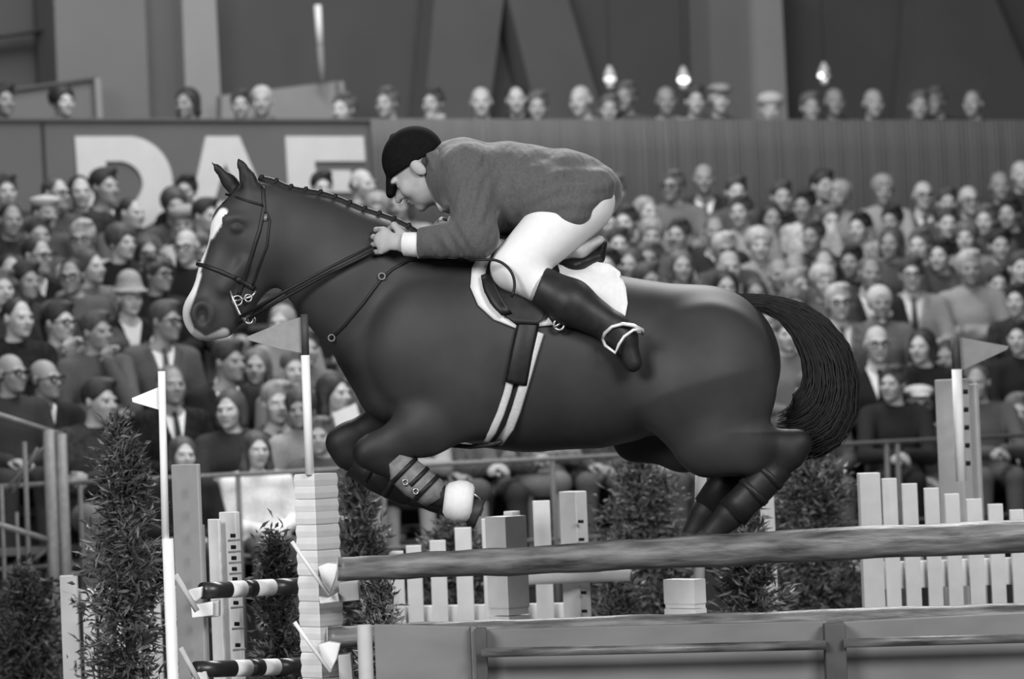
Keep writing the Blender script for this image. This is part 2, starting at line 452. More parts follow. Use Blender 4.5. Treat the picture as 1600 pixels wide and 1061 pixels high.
def coat_material():
    m = mat('horse_coat', 0.029, 0.55, 0.22, 5, 0.05, 0.25)
    nt = m.node_tree; b = nt.nodes['Principled BSDF']
    src = b.inputs['Base Color'].links[0].from_socket
    for nm, g in (('points', 0.012), ('blaze', 0.8), ('muzzle', 0.03)):
        a = nt.nodes.new('ShaderNodeAttribute'); a.attribute_name = nm
        mx = nt.nodes.new('ShaderNodeMix'); mx.data_type = 'RGBA'
        nt.links.new(a.outputs['Fac'], mx.inputs[0]); nt.links.new(src, mx.inputs[6]); mx.inputs[7].default_value = (g, g, g, 1)
        src = mx.outputs[2]
    nt.links.new(src, b.inputs['Base Color'])
    return m
M_coat = coat_material()
M_black_hair = mat('black_hair', 0.010, 0.6, 0.3, 60, 0, 0.2, stretch=(1, 1, 1))
M_hoof = mat('hoof_horn', 0.03, 0.5, 0.2, 40)
M_leather = mat('dark_leather', 0.011, 0.5, 0.2, 60, 0, 0.3)
M_leather2 = mat('saddle_leather', 0.013, 0.5, 0.25, 40, 0.05, 0.3)
M_white = mat('white_cloth', 0.66, 0.8, 0.04, 60, 0.05)
M_webbing = mat('pale_webbing', 0.5, 0.8, 0.1, 120, 0.1)
M_steel = mat('polished_steel', 0.42, 0.35, 0.1, 30, 0, 0.5, 0.9)
M_pewter = mat('dull_pewter', .2, .45, .1, 30, 0, .4, .4)
M_pewter = mat('dull_pewter', .2, .45, .1, 30, 0, .4, .4)
M_pewter = mat('dull_pewter', .2, .45, .1, 30, 0, .4, .4)
M_boot_grey = mat('grey_leg_boot', 0.16, 0.6, 0.25, 40, 0.1)
M_eye = mat('dark_eye', 0.006, 0.1, 0.1, 10, 0, 0.6)

horse_sdf = SDF()
H = horse_sdf
# trunk
pxchain(H, [(655, 560, 0, 92), (735, 548, 0, 140)], .06, .70)
pxchain(H, [(735, 548, 0, 140), (830, 556, 0, 143), (930, 562, 0, 131)], .06, .78)
pxchain(H, [(930, 562, 0, 131), (1015, 558, 0, 110), (1090, 565, 0, 113)], .06, .82)
H.el(hp(1098, 570, 0), (120 / S, 98 / S, 118 / S), .06)
pxchain(H, [(690, 430, 0, 40), (760, 425, 0, 34), (880, 440, 0, 22)], .08, .7)         # withers
# neck
pxchain(H, [(418, 340, 0, 54), (492, 388, 0, 76), (575, 448, 0, 100)], .04, .50)
pxchain(H, [(575, 448, 0, 100), (660, 520, 0, 128)], .06, .58)
pxchain(H, [(600, 560, -8, 60), (612, 612, -14, 40)], .06, 1.0)
pxchain(H, [(600, 560, 8, 60), (604, 610, 14, 40)], .06, 1.0)
for sgn in (-1, 1):
    H.el(hp(668, 545, sgn * 68), (80 / S, 34 / S, 95 / S), .07)                      # shoulder
    H.el(hp(735, 600, sgn * 70), (60 / S, 36 / S, 66 / S), .06)                      # triceps
    H.el(hp(1110, 600, sgn * 66), (98 / S, 44 / S, 120 / S), .07)                    # quarters
# head
H.el(hp(410, 378, 0), (55 / S, 38 / S, 60 / S), .04)
pxchain(H, [(398, 322, 0, 38), (372, 352, 0, 38), (347, 425, 0, 33), (323, 482, 0, 33)], .03, .78)
pxchain(H, [(412, 398, 0, 42), (368, 478, 0, 24), (348, 506, 0, 20)], .03, .72)
H.el(hp(322, 494, 0), (35 / S, 30 / S, 37 / S), .03)
H.el(hp(322, 513, 0), (22 / S, 26 / S, 18 / S), .02)
H.el(hp(347, 506, 0), (20 / S, 20 / S, 20 / S), .02)
for sgn in (-1, 1):
    H.el(hp(372, 344, sgn * 27), (22 / S, 7 / S, 7 / S), .025)                       # brow
    H.el(hp(372, 358, sgn * 36), (15 / S, 8 / S, 11 / S), .012, sub=True)             # eye socket
    H.el(hp(373, 358, sgn * 27), (13 / S, 9 / S, 10 / S), .006)
    H.rc(hp(385, 412, sgn * 24), hp(352, 452, sgn * 24), 9 / S, 7 / S, .03)           # facial crest
    H.el(hp(318, 490, sgn * 26), (17 / S, 9 / S, 19 / S), .02)
    H.el(hp(318, 493, sgn * 33), (9 / S, 11 / S, 15 / S), .02, sub=True)             # nostril
H.rc(hp(318, 521, -40), hp(362, 503, -40), 2.2 / S, 2.2 / S, .012, sub=True)           # mouth line
# ears
for pts, d in ((((396, 302, 15), (388, 279, 12), (379, 259, 6.5), (371, 244, 1.2)), -17), (((372, 300, 15), (355, 281, 11), (340, 264, 6), (328, 251, 1.2)), 17)):
    H.chain([(hp(x, y, d), r / S) for x, y, r in pts], .012, LAT, .6)
    (x0, y0, _), (x1, y1, _), (x2, y2, _) = pts[0], pts[1], pts[2]
    H.rc(hp(x1 - 8, y1 + 2, d - 12), hp(x2 - 2, y2 + 2, d - 7), 8 / S, 3 / S, .01, sub=True)
# forelegs (near one is nearer the camera)
pxchain(H, [(742, 625, -62, 58), (665, 668, -66, 38), (592, 698, -66, 24)], .05, .75)
pxchain(H, [(592, 698, -66, 24), (579, 706, -66, 23), (596, 718, -66, 19), (640, 745, -64, 15), (668, 764, -64, 15), (680, 769, -64, 18)], .02, .85)
pxchain(H, [(680, 769, -64, 18), (710, 783, -62, 15), (724, 788, -62, 20)], .02, .9)
pxchain(H, [(690, 610, 62, 56), (615, 660, 66, 36), (545, 686, 66, 25)], .05, .75)
pxchain(H, [(545, 686, 66, 25), (531, 694, 66, 24), (540, 712, 66, 22), (590, 746, 66, 19), (632, 768, 66, 19), (648, 774, 66, 20), (678, 786, 66, 16), (694, 790, 66, 19)], .02, .85)
# hind legs
pxchain(H, [(1085, 610, -66, 100), (1108, 684, -72, 56)], .05, .62)
pxchain(H, [(1108, 684, -72, 54), (1165, 698, -70, 38), (1230, 694, -66, 23)], .04, .75)
pxchain(H, [(1230, 694, -66, 23), (1244, 690, -66, 17), (1228, 708, -66, 22), (1206, 730, -66, 19), (1150, 787, -64, 17), (1136, 802, -64, 21), (1116, 822, -62, 16), (1104, 836, -62, 19)], .025, .85)
pxchain(H, [(1045, 620, 62, 90), (996, 688, 70, 30)], .05, .62)
pxchain(H, [(996, 688, 70, 32), (1070, 706, 66, 30), (1160, 712, 62, 24)], .04, .75)
pxchain(H, [(1160, 712, 62, 24), (1174, 708, 62, 18), (1158, 728, 62, 24), (1120, 785, 62, 20), (1106, 806, 62, 22), (1094, 826, 62, 17), (1086, 840, 62, 19)], .025, .85)
pxchain(H, [(925, 640, 0, 40), (985, 664, 0, 14)], .05, .8)                               # sheath fold
hv, hq = horse_sdf.arrays(0.0085)
hv = relaxed(hv, hq, 3)
horse = empty('horse', mat4=HM)
tag(horse, 'dark bay horse with a white blaze jumping with folded forelegs under its rider', 'horse')
hme = np_mesh('body', hv, hq)
px = hv[:, 0] * S + 800; py = 640 - hv[:, 2] * S; pl = hv[:, 1] * S
def sm(x): x = np.clip(x, 0, 1); return x * x * (3 - 2 * x)
def segd(x, y, a, b):
    ax, ay = a; bx, by = b; l2 = (bx - ax) ** 2 + (by - ay) ** 2
    t = np.clip(((x - ax) * (bx - ax) + (y - ay) * (by - ay)) / l2, 0, 1)
    return np.hypot(x - ax - t * (bx - ax), y - ay - t * (by - ay))
near = pl < 0
pts_f = np.zeros(len(hv))
knee_near = sm((py - 692 + (600 - px) * .35) / 22) * ((px < 700) & near & (py > 680))
fore_far = sm((640 - px) / 70 + (py - 655) / 60) * ((px < 760) & ~near & (py > 630) & (px + py * .3 > 690))
hind_n = sm((px + (py - 690) * -.9 - 1120) / 70) * ((px > 1090) & (py > 672)) + sm((py - 735) / 20) * (px > 1060)
hind_f = sm((px - 1020) / 80) * ((px > 1000) & ~near & (py > 680))
pts_f = np.clip(np.maximum.reduce([knee_near, fore_far, hind_n, hind_f]), 0, 1)
pts_f = np.maximum(pts_f, sm((306 - py) / 14) * (px < 416) * sm((300 - py + (px - 330) * .12) / 8))
fr = np.minimum.reduce([segd(px, py, (345, 335), (328, 366)) + 1, segd(px, py, (326, 366), (307, 430)) + 4, segd(px, py, (307, 430), (289, 490)) + 1, segd(px, py, (289, 490), (296, 514)) + 1])
star = np.minimum(segd(px, py, (350, 334), (330, 362)) - 4, segd(px, py, (345, 345), (330, 366)) - 3)
blz = np.maximum(sm((12 - fr) / 4) * ((py > 352) & (px < 345)) , sm((6 - star) / 4) * (py < 385) * (np.abs(pl + 3) < 26)) 
lips = sm((9 - np.minimum(segd(px, py, (300, 517), (322, 534)), segd(px, py, (322, 534), (352, 520)))) / 4) * .6
blz = np.clip(np.maximum(blz * (np.abs(pl) < 30), lips * (py > 512)), 0, 1)
mz = sm((45 - np.hypot(px - 322, py - 492)) / 30) * .8
eyed = sm((22 - np.hypot(px - 373, (py - 359) * 1.2)) / 16) * .75
nost = sm((23 - np.hypot(px - 319, (py - 492) * .8)) / 6)
for nm, a in (('points', np.maximum.reduce([pts_f, nost, eyed])), ('blaze', blz), ('muzzle', mz)):
    at_ = hme.attributes.new(nm, 'FLOAT', 'POINT'); at_.data.foreach_set('value', a.astype(np.float32))
horse_body = link('body', hme, horse, [M_coat])
HB = BVHTree.FromPolygons([tuple(v) for v in hv], [tuple(q) for q in hq])
def skin(x, y, side=-1, off=3.0, miss=0.0, tree=None):
    "lateral position (px) of the horse's skin at a pixel, off px outside of it"
    p = hp(x, y, side * 400)
    h = (tree or HB).ray_cast(p, Vector((0, -side, 0)))
    if h[0] is None: return miss
    return h[0].y * S + side * off
# eye, hooves
for sgn in (-1, 1):
    e = MB(); e.lathe([(0.0005, -.017), (.012, -.012), (.017, 0), (.012, .012), (.0005, .017)], 14)
    o = e.build('eye', M_eye, horse, True); o.location = hp(372, 359, sgn * 29); o.scale = (1.1, .75, .9)
def hoof(x, y, d, dx, dy, r):
    ax = Vector((dx, 0, -dy)).normalized()
    Mq = ax.to_track_quat('Z', 'Y').to_matrix()
    b = MB(); b.lathe([(.8 * r / S, -8 / S), (.86 * r / S, 0), (1.08 * r / S, 22 / S), (1.08 * r / S, 27 / S), (.8 * r / S, 27 / S)], 18, hp(x, y, d), Mq)
    return b.build('hoof', M_hoof, horse, True)
hoof(726, 789, -62, 1, .42, 22); hoof(696, 791, 66, 1, .3, 22)
hoof(1102, 838, -62, -.55, 1, 21); hoof(1085, 842, 62, -.4, 1, 21)
# mane: a low roached ridge with plaited knots, forelock, tail
b = MB(); crest = [(405, 280), (430, 286), (465, 294), (500, 304), (535, 320), (570, 340), (605, 356), (640, 376), (680, 392)]
top_ = lambda x, d=0: 640 - S * HB.ray_cast(hp(x, -200, d), Vector((0, 0, -1)))[0].z
crest = [(x, top_(x)) for x in range(408, 700, 12)]
b.tube([hp(x, y + 1, 0) for x, y in crest], [(8 / S, 6.5 / S)] * len(crest), 10, flat=(0, 0, 1))
b.build('mane', M_black_hair, horse, True)
knot = MB(); knot.lathe([(.001, -.014), (.011, -.009), (.013, 0), (.011, .009), (.001, .014)], 10)
kme = knot.mesh('mane_plait', True); kme.materials.append(M_black_hair)
for i in range(13):
    t = i / 12 * (len(crest) - 2); j = int(t); u = t - j
    x = crest[j][0] * (1 - u) + crest[j + 1][0] * u; y = crest[j][1] * (1 - u) + crest[j + 1][1] * u
    o = link('mane_plait', kme, horse); o.location = hp(x, y - 3, -3); o.rotation_euler = (0, .5, 0)
    o.scale = (.75, .8, 1.2)
b = MB()
for i in range(16):
    r = random.Random(i); a = r.uniform(-8, 8)
    b.tube([hp(388 + r.uniform(-8, 8), 292, a), hp(368 + r.uniform(-4, 4), 303, a - 3), hp(352 + r.uniform(-6, 10), 322 + r.uniform(-4, 10), a * 1.3 - 8)], [2.4 / S, 3 / S, .8 / S], 5)
b.build('forelock', M_black_hair, horse, True)
tailc = [(1136, 472, 12), (1172, 473, 13), (1210, 478, 15), (1254, 503, 27), (1289, 552, 39), (1298, 606, 46), (1282, 650, 54), (1248, 672, 50), (1212, 668, 24)]
def tail_at(t):
    t = max(0, min(.9999, t)) * (len(tailc) - 1); j = int(t); u = t - j
    p = [tailc[max(0, min(len(tailc) - 1, j + k))] for k in (-1, 0, 1, 2)]
    cr = lambda a, b_, c, d: .5 * (2 * b_ + (c - a) * u + (2 * a - 5 * b_ + 4 * c - d) * u * u + (3 * b_ - a - 3 * c + d) * u ** 3)
    return [cr(*[q[i] for q in p]) for i in range(3)]
b = MB(); rr = random.Random(3)
core = [tail_at(i / 14) for i in range(14)]
b.tube([hp(x, y, 0) for x, y, r_ in core], [(.55 * r_ / S, .8 * r_ / S) for x, y, r_ in core], 14, flat=(0, 1, 0))
for i in range(900):
    th = rr.uniform(0, 2 * math.pi); q = math.sqrt(rr.uniform(.3, 1.0)); off = q * math.cos(th); lat = q * math.sin(th)
    t1 = rr.uniform(.8, 1.0); pts = []; wob = rr.uniform(-1, 1); t0 = rr.uniform(0, .12)
    for j in range(11):
        t = t0 + (t1 - t0) * j / 10
        x, y, r_ = tail_at(t); x2, y2, _ = tail_at(t + .01)
        dx, dy = x2 - x, y2 - y; l = math.hypot(dx, dy) or 1
        e = off + .10 * wob * math.sin(3 * t + i)
        pts.append(hp(x - dy / l * e * r_, y + dx / l * e * r_, lat * r_ * .75))
    wd = rr.uniform(.8, 1.7)
    b.tube(pts, [wd / S] * 8 + [wd * .8 / S, wd * .5 / S, .3 / S], 4, caps=False)
b.build('tail', M_black_hair, horse, True)

# ---- surface-following tack
def strap(b, pts, width, side=-1, off=1.5, step=6.0, th=1.5, mi=0):
    P = []
    for (x0, y0), (x1, y1) in zip(pts, pts[1:]):
        n = max(1, int(math.hypot(x1 - x0, y1 - y0) / step))
        P += [(x0 + (x1 - x0) * i / n, y0 + (y1 - y0) * i / n) for i in range(n)]
    P.append(pts[-1])
    Y = [skin(x, y, side, off, None) for x, y in P]
    last = next((q for q in Y if q is not None), side * 20)
    for i, q in enumerate(Y):
        if q is None: Y[i] = last * (.6 if i in (0, len(Y) - 1) else .9)
        last = Y[i]
    for _ in range(2): Y = [Y[0]] + [(Y[i - 1] + 2 * Y[i] + Y[i + 1]) / 4 for i in range(1, len(Y) - 1)] + [Y[-1]]
    b.tube([hp(x, y, d) for (x, y), d in zip(P, Y)], [(th / S, width / 2 / S)] * len(P), 8, mi, flat=(0, 1, 0))
def patch(b, L, R, n, m, off, th, side=-1, mi=0, lift=0.0):
    "plate lying on the horse between two edge curves"
    def samp(c, t):
        t = t * (len(c) - 1); j = min(int(t), len(c) - 2); u = t - j
        return c[j][0] * (1 - u) + c[j + 1][0] * u, c[j][1] * (1 - u) + c[j + 1][1] * u
    g = []
    for i in range(n + 1):
        a = samp(L, i / n); c = samp(R, i / n); row = []
        for j in range(m + 1):
            u = j / m; row.append((a[0] * (1 - u) + c[0] * u, a[1] * (1 - u) + c[1] * u))
        g.append(row)
    Y = np.array([[skin(x, y, side, off, side * (26 + off)) for x, y in row] for row in g], float)
    for _ in range(3):
        Z = Y.copy(); Z[1:-1, 1:-1] = (Y[:-2, 1:-1] + Y[2:, 1:-1] + Y[1:-1, :-2] + Y[1:-1, 2:]) / 4; Y = Z
    vs = []
    for lay in (0, 1):
        for i in range(n + 1):
            for j in range(m + 1):
                edge = i in (0, n) or j in (0, m)
                vs.append(hp(g[i][j][0], g[i][j][1], Y[i, j] + side * (lay * th * (.4 if edge else 1) + lift)))
    N = (n + 1) * (m + 1); W = m + 1; fs = []
    for i in range(n):
        for j in range(m):
            q = (i * W + j, i * W + j + 1, (i + 1) * W + j + 1, (i + 1) * W + j)
            fs.append(q); fs.append(tuple(k + N for k in reversed(q)))
    for i in range(n):
        for j in (0, m):
            a, c = i * W + j, (i + 1) * W + j; fs.append((a, c, c + N, a + N))
    for j in range(m):
        for i in (0, n):
            a, c = i * W + j, i * W + j + 1; fs.append((a, c, c + N, a + N))
    b.add(vs, fs, mi)
# bridle
bridle = empty('bridle', mat4=HM); tag(bridle, 'dark leather bridle with silver bit on the horse head, reins to the hands', 'bridle')
b = MB()
for sd in (-1, 1): strap(b, [(308, 412), (322, 416), (345, 424), (372, 436)], 7, sd); strap(b, [(372, 436), (400, 452)], 8, sd)
b.build('noseband', M_leather, bridle, True)
b = MB()
for sd in (-1, 1): strap(b, [(352, 303), (370, 309), (392, 316), (413, 322)], 4, sd)
b.build('browband', M_leather, bridle, True)
for sd in (-1, 1):
    b = MB(); strap(b, [(412, 292), (415, 325), (408, 362), (396, 400), (384, 436), (374, 462)], 6, sd); b.build('cheekpiece', M_leather, bridle, True)
    b = MB(); strap(b, [(413, 322), (424, 345), (420, 385), (404, 425), (396, 447)], 3.5, sd); b.build('throat_latch', M_leather, bridle, True)
bk = MB(); strap(bk, [(418, 336), (417, 346)], 6, -1, 3); bk.build('buckle', M_pewter, bridle, True)
def ring(b, c, r, t, nrm=(0, 1, 0), n=20, sx=1.0, mi=0):
    nrm = Vector(nrm).normalized(); a = nrm.orthogonal().normalized(); d = nrm.cross(a)
    vs = [];
    pts = [Vector(c) + a * (r * math.cos(2 * math.pi * i / n)) * sx + d * (r * math.sin(2 * math.pi * i / n)) for i in range(n + 1)]
    b.tube(pts, t, 6, mi, caps=False)
b = MB()
for sd in (-1, 1):
    yb = sd * 26
    ring(b, hp(373, 470, yb), 7.5 / S, 1.5 / S); ring(b, hp(390, 466, yb - 2), 5.5 / S, 1.4 / S)
    b.tube([hp(362, 455, yb), hp(368, 472, yb), hp(376, 490, yb), hp(386, 503, yb)], [2 / S, 2.6 / S, 2.6 / S, 2 / S], 7)
    b.tube([hp(373, 470, yb), hp(395, 464, yb), hp(402, 455, yb)], 2 / S, 6)
    ring(b, hp(391, 500, yb), 6 / S, 1.7 / S)
b.tube([hp(370, 470, -26), hp(372, 472, 0), hp(370, 470, 26)], 2.6 / S, 7)
b.build('bit', M_steel, bridle, True)
b = MB(); b.tube([hp(391, 498, -30), hp(440, 470, -50), hp(510, 432, -64), hp(560, 408, -66), hp(586, 394, -68)], [(1.6 / S, 3.2 / S)] * 5, 6, flat=(0, 1, 0)); b.build('rein', M_leather, bridle, True)
b = MB(); b.tube([hp(376, 496, -30), hp(430, 466, -56), hp(510, 424, -72), hp(584, 386, -70)], [(1.4 / S, 2.6 / S)] * 4, 6, flat=(0, 1, 0)); b.build('rein', M_leather, bridle, True)
b = MB(); b.tube([hp(391, 488, 28), hp(440, 456, 40), hp(520, 410, 62), hp(620, 370, 62), hp(682, 356, 46)], [(1.5 / S, 3 / S)] * 5, 6, flat=(0, 1, 0)); b.build('rein', M_leather, bridle, True)
# breastplate
bp = empty('breastplate', mat4=HM); tag(bp, 'thin dark leather breastplate strap with a buckle on the horse shoulder', 'breastplate')
b = MB()
strap(b, [(742, 412), (690, 405), (640, 408), (615, 422), (596, 440), (570, 475), (540, 510), (522, 526)], 5)
b.build('shoulder_strap', M_leather, bp, True)
b = MB(); ring(b, hp(599, 433, skin(599, 433) - 2), 5 / S, 1.3 / S); b.build('buckle', M_pewter, bp, True)
b = MB(); ring(b, hp(520, 528, skin(524, 526, -1, 3, -20)), 5 / S, 1.1 / S); b.build('strap_ring', M_pewter, bp, True)
# saddle cloth, saddle, girth
sc_ = empty('saddle_cloth', mat4=HM); tag(sc_, 'white saddle cloth showing round the edges of the dark saddle', 'saddle cloth')
Lc = [(775, 372), (752, 392), (738, 420), (736, 450), (748, 478), (772, 500), (806, 514)]
Rc = [(930, 410), (952, 413), (968, 425), (976, 450), (978, 475), (974, 494), (955, 500)]
b = MB(); patch(b, Lc, Rc, 18, 26, 3, 5); b.build('near_panel', M_white, sc_, True)
b = MB(); patch(b, Lc, Rc, 12, 16, 3, 5, 1); b.build('far_panel', M_white, sc_, True)
b = MB()
b.tube([hp(775, 383, 0), hp(830, 412, 0), (hp(890, 418, 0)), hp(950, 425, 0)], [(30 / S, 8 / S), (34 / S, 8 / S), (34 / S, 8 / S), (30 / S, 6 / S)], 14, flat=(0, 1, 0)); b.build('spine', M_white, sc_, True)
sad = empty('saddle', mat4=HM); tag(sad, 'dark leather jumping saddle under the rider with pale seat and hanging stirrup', 'saddle')
b = MB(); patch(b, [(790, 376), (768, 398), (758, 430), (764, 462), (782, 490), (806, 508)], [(868, 405), (874, 425), (872, 452), (862, 480), (850, 500), (838, 508)], 16, 16, 9, 7); b.build('flap', M_leather2, sad, True)
b = MB(); patch(b, [(790, 376), (768, 398), (758, 430), (764, 462), (782, 490), (806, 508)], [(868, 405), (874, 425), (872, 452), (862, 480), (850, 500), (838, 508)], 10, 10, 9, 7, 1); b.build('flap', M_leather2, sad, True)
b = MB(); patch(b, [(752, 432), (756, 455), (768, 478), (784, 494)], [(768, 425), (776, 450), (788, 474), (800, 490)], 8, 4, 16, 9); b.build('knee_roll', M_leather2, sad, True)
sd = SDF()
sd.rc(hp(790, 380, 0), hp(850, 410, 0), 16 / S, 16 / S, .03, LAT, 1.7)
sd.rc(hp(850, 412, 0), hp(900, 416, 0), 15 / S, 15 / S, .03, LAT, 2.6)
sd.rc(hp(895, 416, 0), hp(932, 402, 0), 14 / S, 13 / S, .03, LAT, 3.2); sd.rc(hp(937, 402, 0), hp(943, 380, 0), 8 / S, 6 / S, .01, LAT, 5.0)
sd.rc(hp(780, 376, 0), hp(768, 372, 0), 14 / S, 8 / S, .03, LAT, 1.6)
vs, q = sd.arrays(.008); vs = relaxed(vs, q, 2); me = np_mesh('seat', vs, q)
fc = face_centers(vs, q); fx = fc[:, 0] * S + 800; fy = 640 - fc[:, 2] * S
me.materials.append(M_leather2); me.materials.append(mat('pale_seat_leather', .55, .55, .08, 30))
link('seat', me, sad)
sd = SDF(); sd.rc(hp(866, 404, 0), hp(905, 394, 0), 12 / S, 14 / S, .03, LAT, 3.4); sd.rc(hp(905, 393, 0), hp(936, 377, 0), 13.5 / S, 9.5 / S, .03, LAT, 3.8)
vs, q = sd.arrays(.007); link('seat_cover', np_mesh('seat_cover', relaxed(vs, q, 2), q), sad, [mat('pale_seat_leather', .62, .55, .06, 30)])
b = MB()
sk = lambda x, y, o: hp(x, y, skin(x, y, -1, o, -100))
b.tube([sk(846, 470, 18), sk(866, 500, 14), hp(900, 508, -112), hp(940, 524, -128), hp(958, 530, -136)], [(2 / S, 7 / S)] * 5, 8, flat=(0, 1, 0)); b.build('stirrup_leather', M_leather, sad, True)
b = MB(); ring(b, sk(872, 508, 18), 8 / S, 2.4 / S); b.tube([sk(864, 512, 18), sk(884, 500, 18)], 2 / S, 6); b.build('buckle', M_steel, sad, True)
b = MB()
arch = [(-26, 0), (-27, -14), (-20, -30), (-6, -40), (6, -42), (20, -34), (27, -16), (26, 0)]
ax = Vector((.95, -.1, .12)); dn = Vector((.35, .02, -.94)).normalized(); ax = (ax - dn * ax.dot(dn)).normalized(); c = hp(972, 540, -136)
P = [c + ax * (u / S) - dn * (-v / S) * -1 * -1 for u, v in arch]
stp = [(938, 530, -140), (941, 521, -154), (952, 511, -160), (968, 507, -162), (984, 509, -161), (998, 516, -156), (999, 522, -140)]
b.tube([hp(x, y, d) for x, y, d in stp], [2.8 / S] * 7, 8)
b.tube([hp(938, 530, -140), hp(942, 540, -152), hp(957, 551, -160), hp(962, 538, -162), hp(970, 526, -164), hp(984, 516, -163), hp(998, 516, -157)], [2.5 / S] * 7, 8)
b.tube([hp(940, 524, -120), hp(968, 516, -104), hp(998, 518, -120)], [3 / S] * 3, 8)
b.build('stirrup_iron', mat('bright_steel', .75, .3, .05, 30, 0, .5, .4), sad, True)
b = MB(); strap(b, [(832, 470), (824, 510), (815, 550), (806, 598)], 34, -1, 8, 6, 4); b.build('girth_guard', M_leather, sad, True)
gi = empty('girth', mat4=HM); tag(gi, 'pale double webbing girth round the belly behind the forelegs', 'girth')
b = MB(); strap(b, [(800, 585), (792, 615), (782, 645), (770, 672), (757, 690)], 12, -1, 5, 6, 2.5); b.build('girth_strap', M_webbing, gi, True)
b = MB(); strap(b, [(842, 520), (832, 552), (818, 600), (806, 640), (796, 666), (779, 690)], 15, -1, 5, 6, 2.5); b.build('girth_strap', M_webbing, gi, True)
b = MB(); strap(b, [(757, 690), (779, 690)], 14, -1, 5); b.tube([hp(700, 694, -40), hp(735, 697, -40), hp(762, 694, -62), hp(784, 688, -70)], [(2 / S, 4 / S)] * 4, 6, flat=(0, 1, 0)); b.build('girth_buckle', M_leather, gi, True)
# leg boots
def sleeve(name, pts, m, parent, n=16):
    b = MB(); b.tube([hp(x, y, d) for x, y, d, r in pts], [(r * .9 / S, r / S) for x, y, d, r in pts], n, flat=(0, 1, 0)); return b.build(name, m, parent, True)
tb = empty('tendon_boot', mat4=HM); tag(tb, 'grey tendon boot with dark straps on the near foreleg', 'leg boot', 'horse leg boots')
sleeve('boot_shell', [(618, 716, -64, 22), (632, 732, -64, 26), (652, 750, -64, 27), (676, 766, -64, 25), (684, 778, -64, 19)], M_boot_grey, tb)
for (x, y) in ((634, 733), (652, 748), (668, 760)):
    sleeve('boot_strap', [(x - 3, y - 3, -64, 27.6), (x + 2, y + 2, -64, 27.6)], M_leather, tb)
for x, y in ((636, 758), (652, 772)):
    b = MB(); ring(b, hp(x, y - 8, -88), 4 / S, 1.4 / S); b.build('boot_buckle', M_steel, tb, True)
for pts, lb in (([(552, 722, 66, 27), (590, 748, 66, 26), (636, 770, 66, 25), (646, 776, 66, 20)], 'dark tendon boot on the far folded foreleg'),
                ([(1215, 722, -66, 25), (1190, 748, -65, 27), (1155, 784, -64, 26), (1140, 800, -64, 27)], 'dark hind boot on the near hind cannon with small studs'),
                ([(1152, 738, 62, 28), (1136, 762, 62, 28), (1112, 798, 62, 28)], 'dark hind boot on the far hind cannon')):
    t = empty('leg_boot', mat4=HM); tag(t, lb, 'leg boot', 'horse leg boots')
    sleeve('boot_shell', pts, M_leather, t)
    for f in (.3, .7):
        (x0, y0, d0, r0), (x1, y1, d1, r1) = pts[0], pts[-2]
        x, y = x0 + (x1 - x0) * f, y0 + (y1 - y0) * f; dx, dy = x1 - x0, y1 - y0; l = math.hypot(dx, dy)
        sleeve('boot_strap', [(x - 5 * dx / l, y - 5 * dy / l, d0, 28), (x + 5 * dx / l, y + 5 * dy / l, d0, 28)], M_leather2, t)
bell = empty('bell_boot', mat4=HM); tag(bell, 'white rubber bell boot round the near fore hoof', 'leg boot', 'horse leg boots')
b = MB(); Mq = Vector((1, 0, -.12)).to_track_quat('Z', 'Y').to_matrix()
b.lathe([(20 / S, -20 / S), (27 / S, -15 / S), (33 / S, 0), (33 / S, 12 / S), (29 / S, 22 / S), (24 / S, 25 / S)], 22, hp(715, 780, -63), Mq)
b.build('boot_shell', M_white, bell, True)
b = MB(); b.tube([hp(736, 765, -78), hp(750, 775, -72), hp(755, 792, -66), hp(750, 803, -64)], 2 / S, 6); b.build('hoof_shoe_rim', M_steel, bell, True)
# ================================================================== people: shared head, hand and body solids
def head_sdf(nose=1.0, jaw=1.0):
    "metres, face towards -Y, up +Z, origin at mid head; 0.235 tall"
    h = SDF()
    h.el((0, .018, .032), (.074, .095, .086), .02)
    h.el((0, -.03, -.03), (.061, .066, .082), .03)
    h.el((0, -.042, -.074), (.045 * jaw, .046, .040), .03)
    h.el((0, -.082, -.099), (.02, .016, .016), .02)
    for s in (-1, 1):
        h.el((s * .026, -.083, .021), (.028, .014, .010), .014)
        h.el((s * .040, -.068, -.028), (.022, .022, .022), .025)
        h.el((s * .031, -.098, -.003), (.019, .013, .011), .012, sub=True)
        h.el((s * .031, -.079, -.003), (.013, .012, .010), .004)
        h.el((s * .078, .012, -.004), (.010, .02, .030), .01)
    h.rc((0, -.09, .008), (0, -.115 * nose, -.03), .009, .0125, .012)
    for s in (-1, 1): h.el((s * .012, -.102, -.034), (.008, .010, .008), .008)
    h.el((0, -.096, -.060), (.023, .011, .0055), .006)
    h.el((0, -.094, -.071), (.020, .011, .006), .006)
    h.rc((-.022, -.105, -.0655), (.022, -.105, -.0655), .0022, .0022, .004, sub=True)
    return h
def neck_sdf():
    return SDF().rc((0, .03, -.05), (0, .045, -.20), .052, .058, .02)
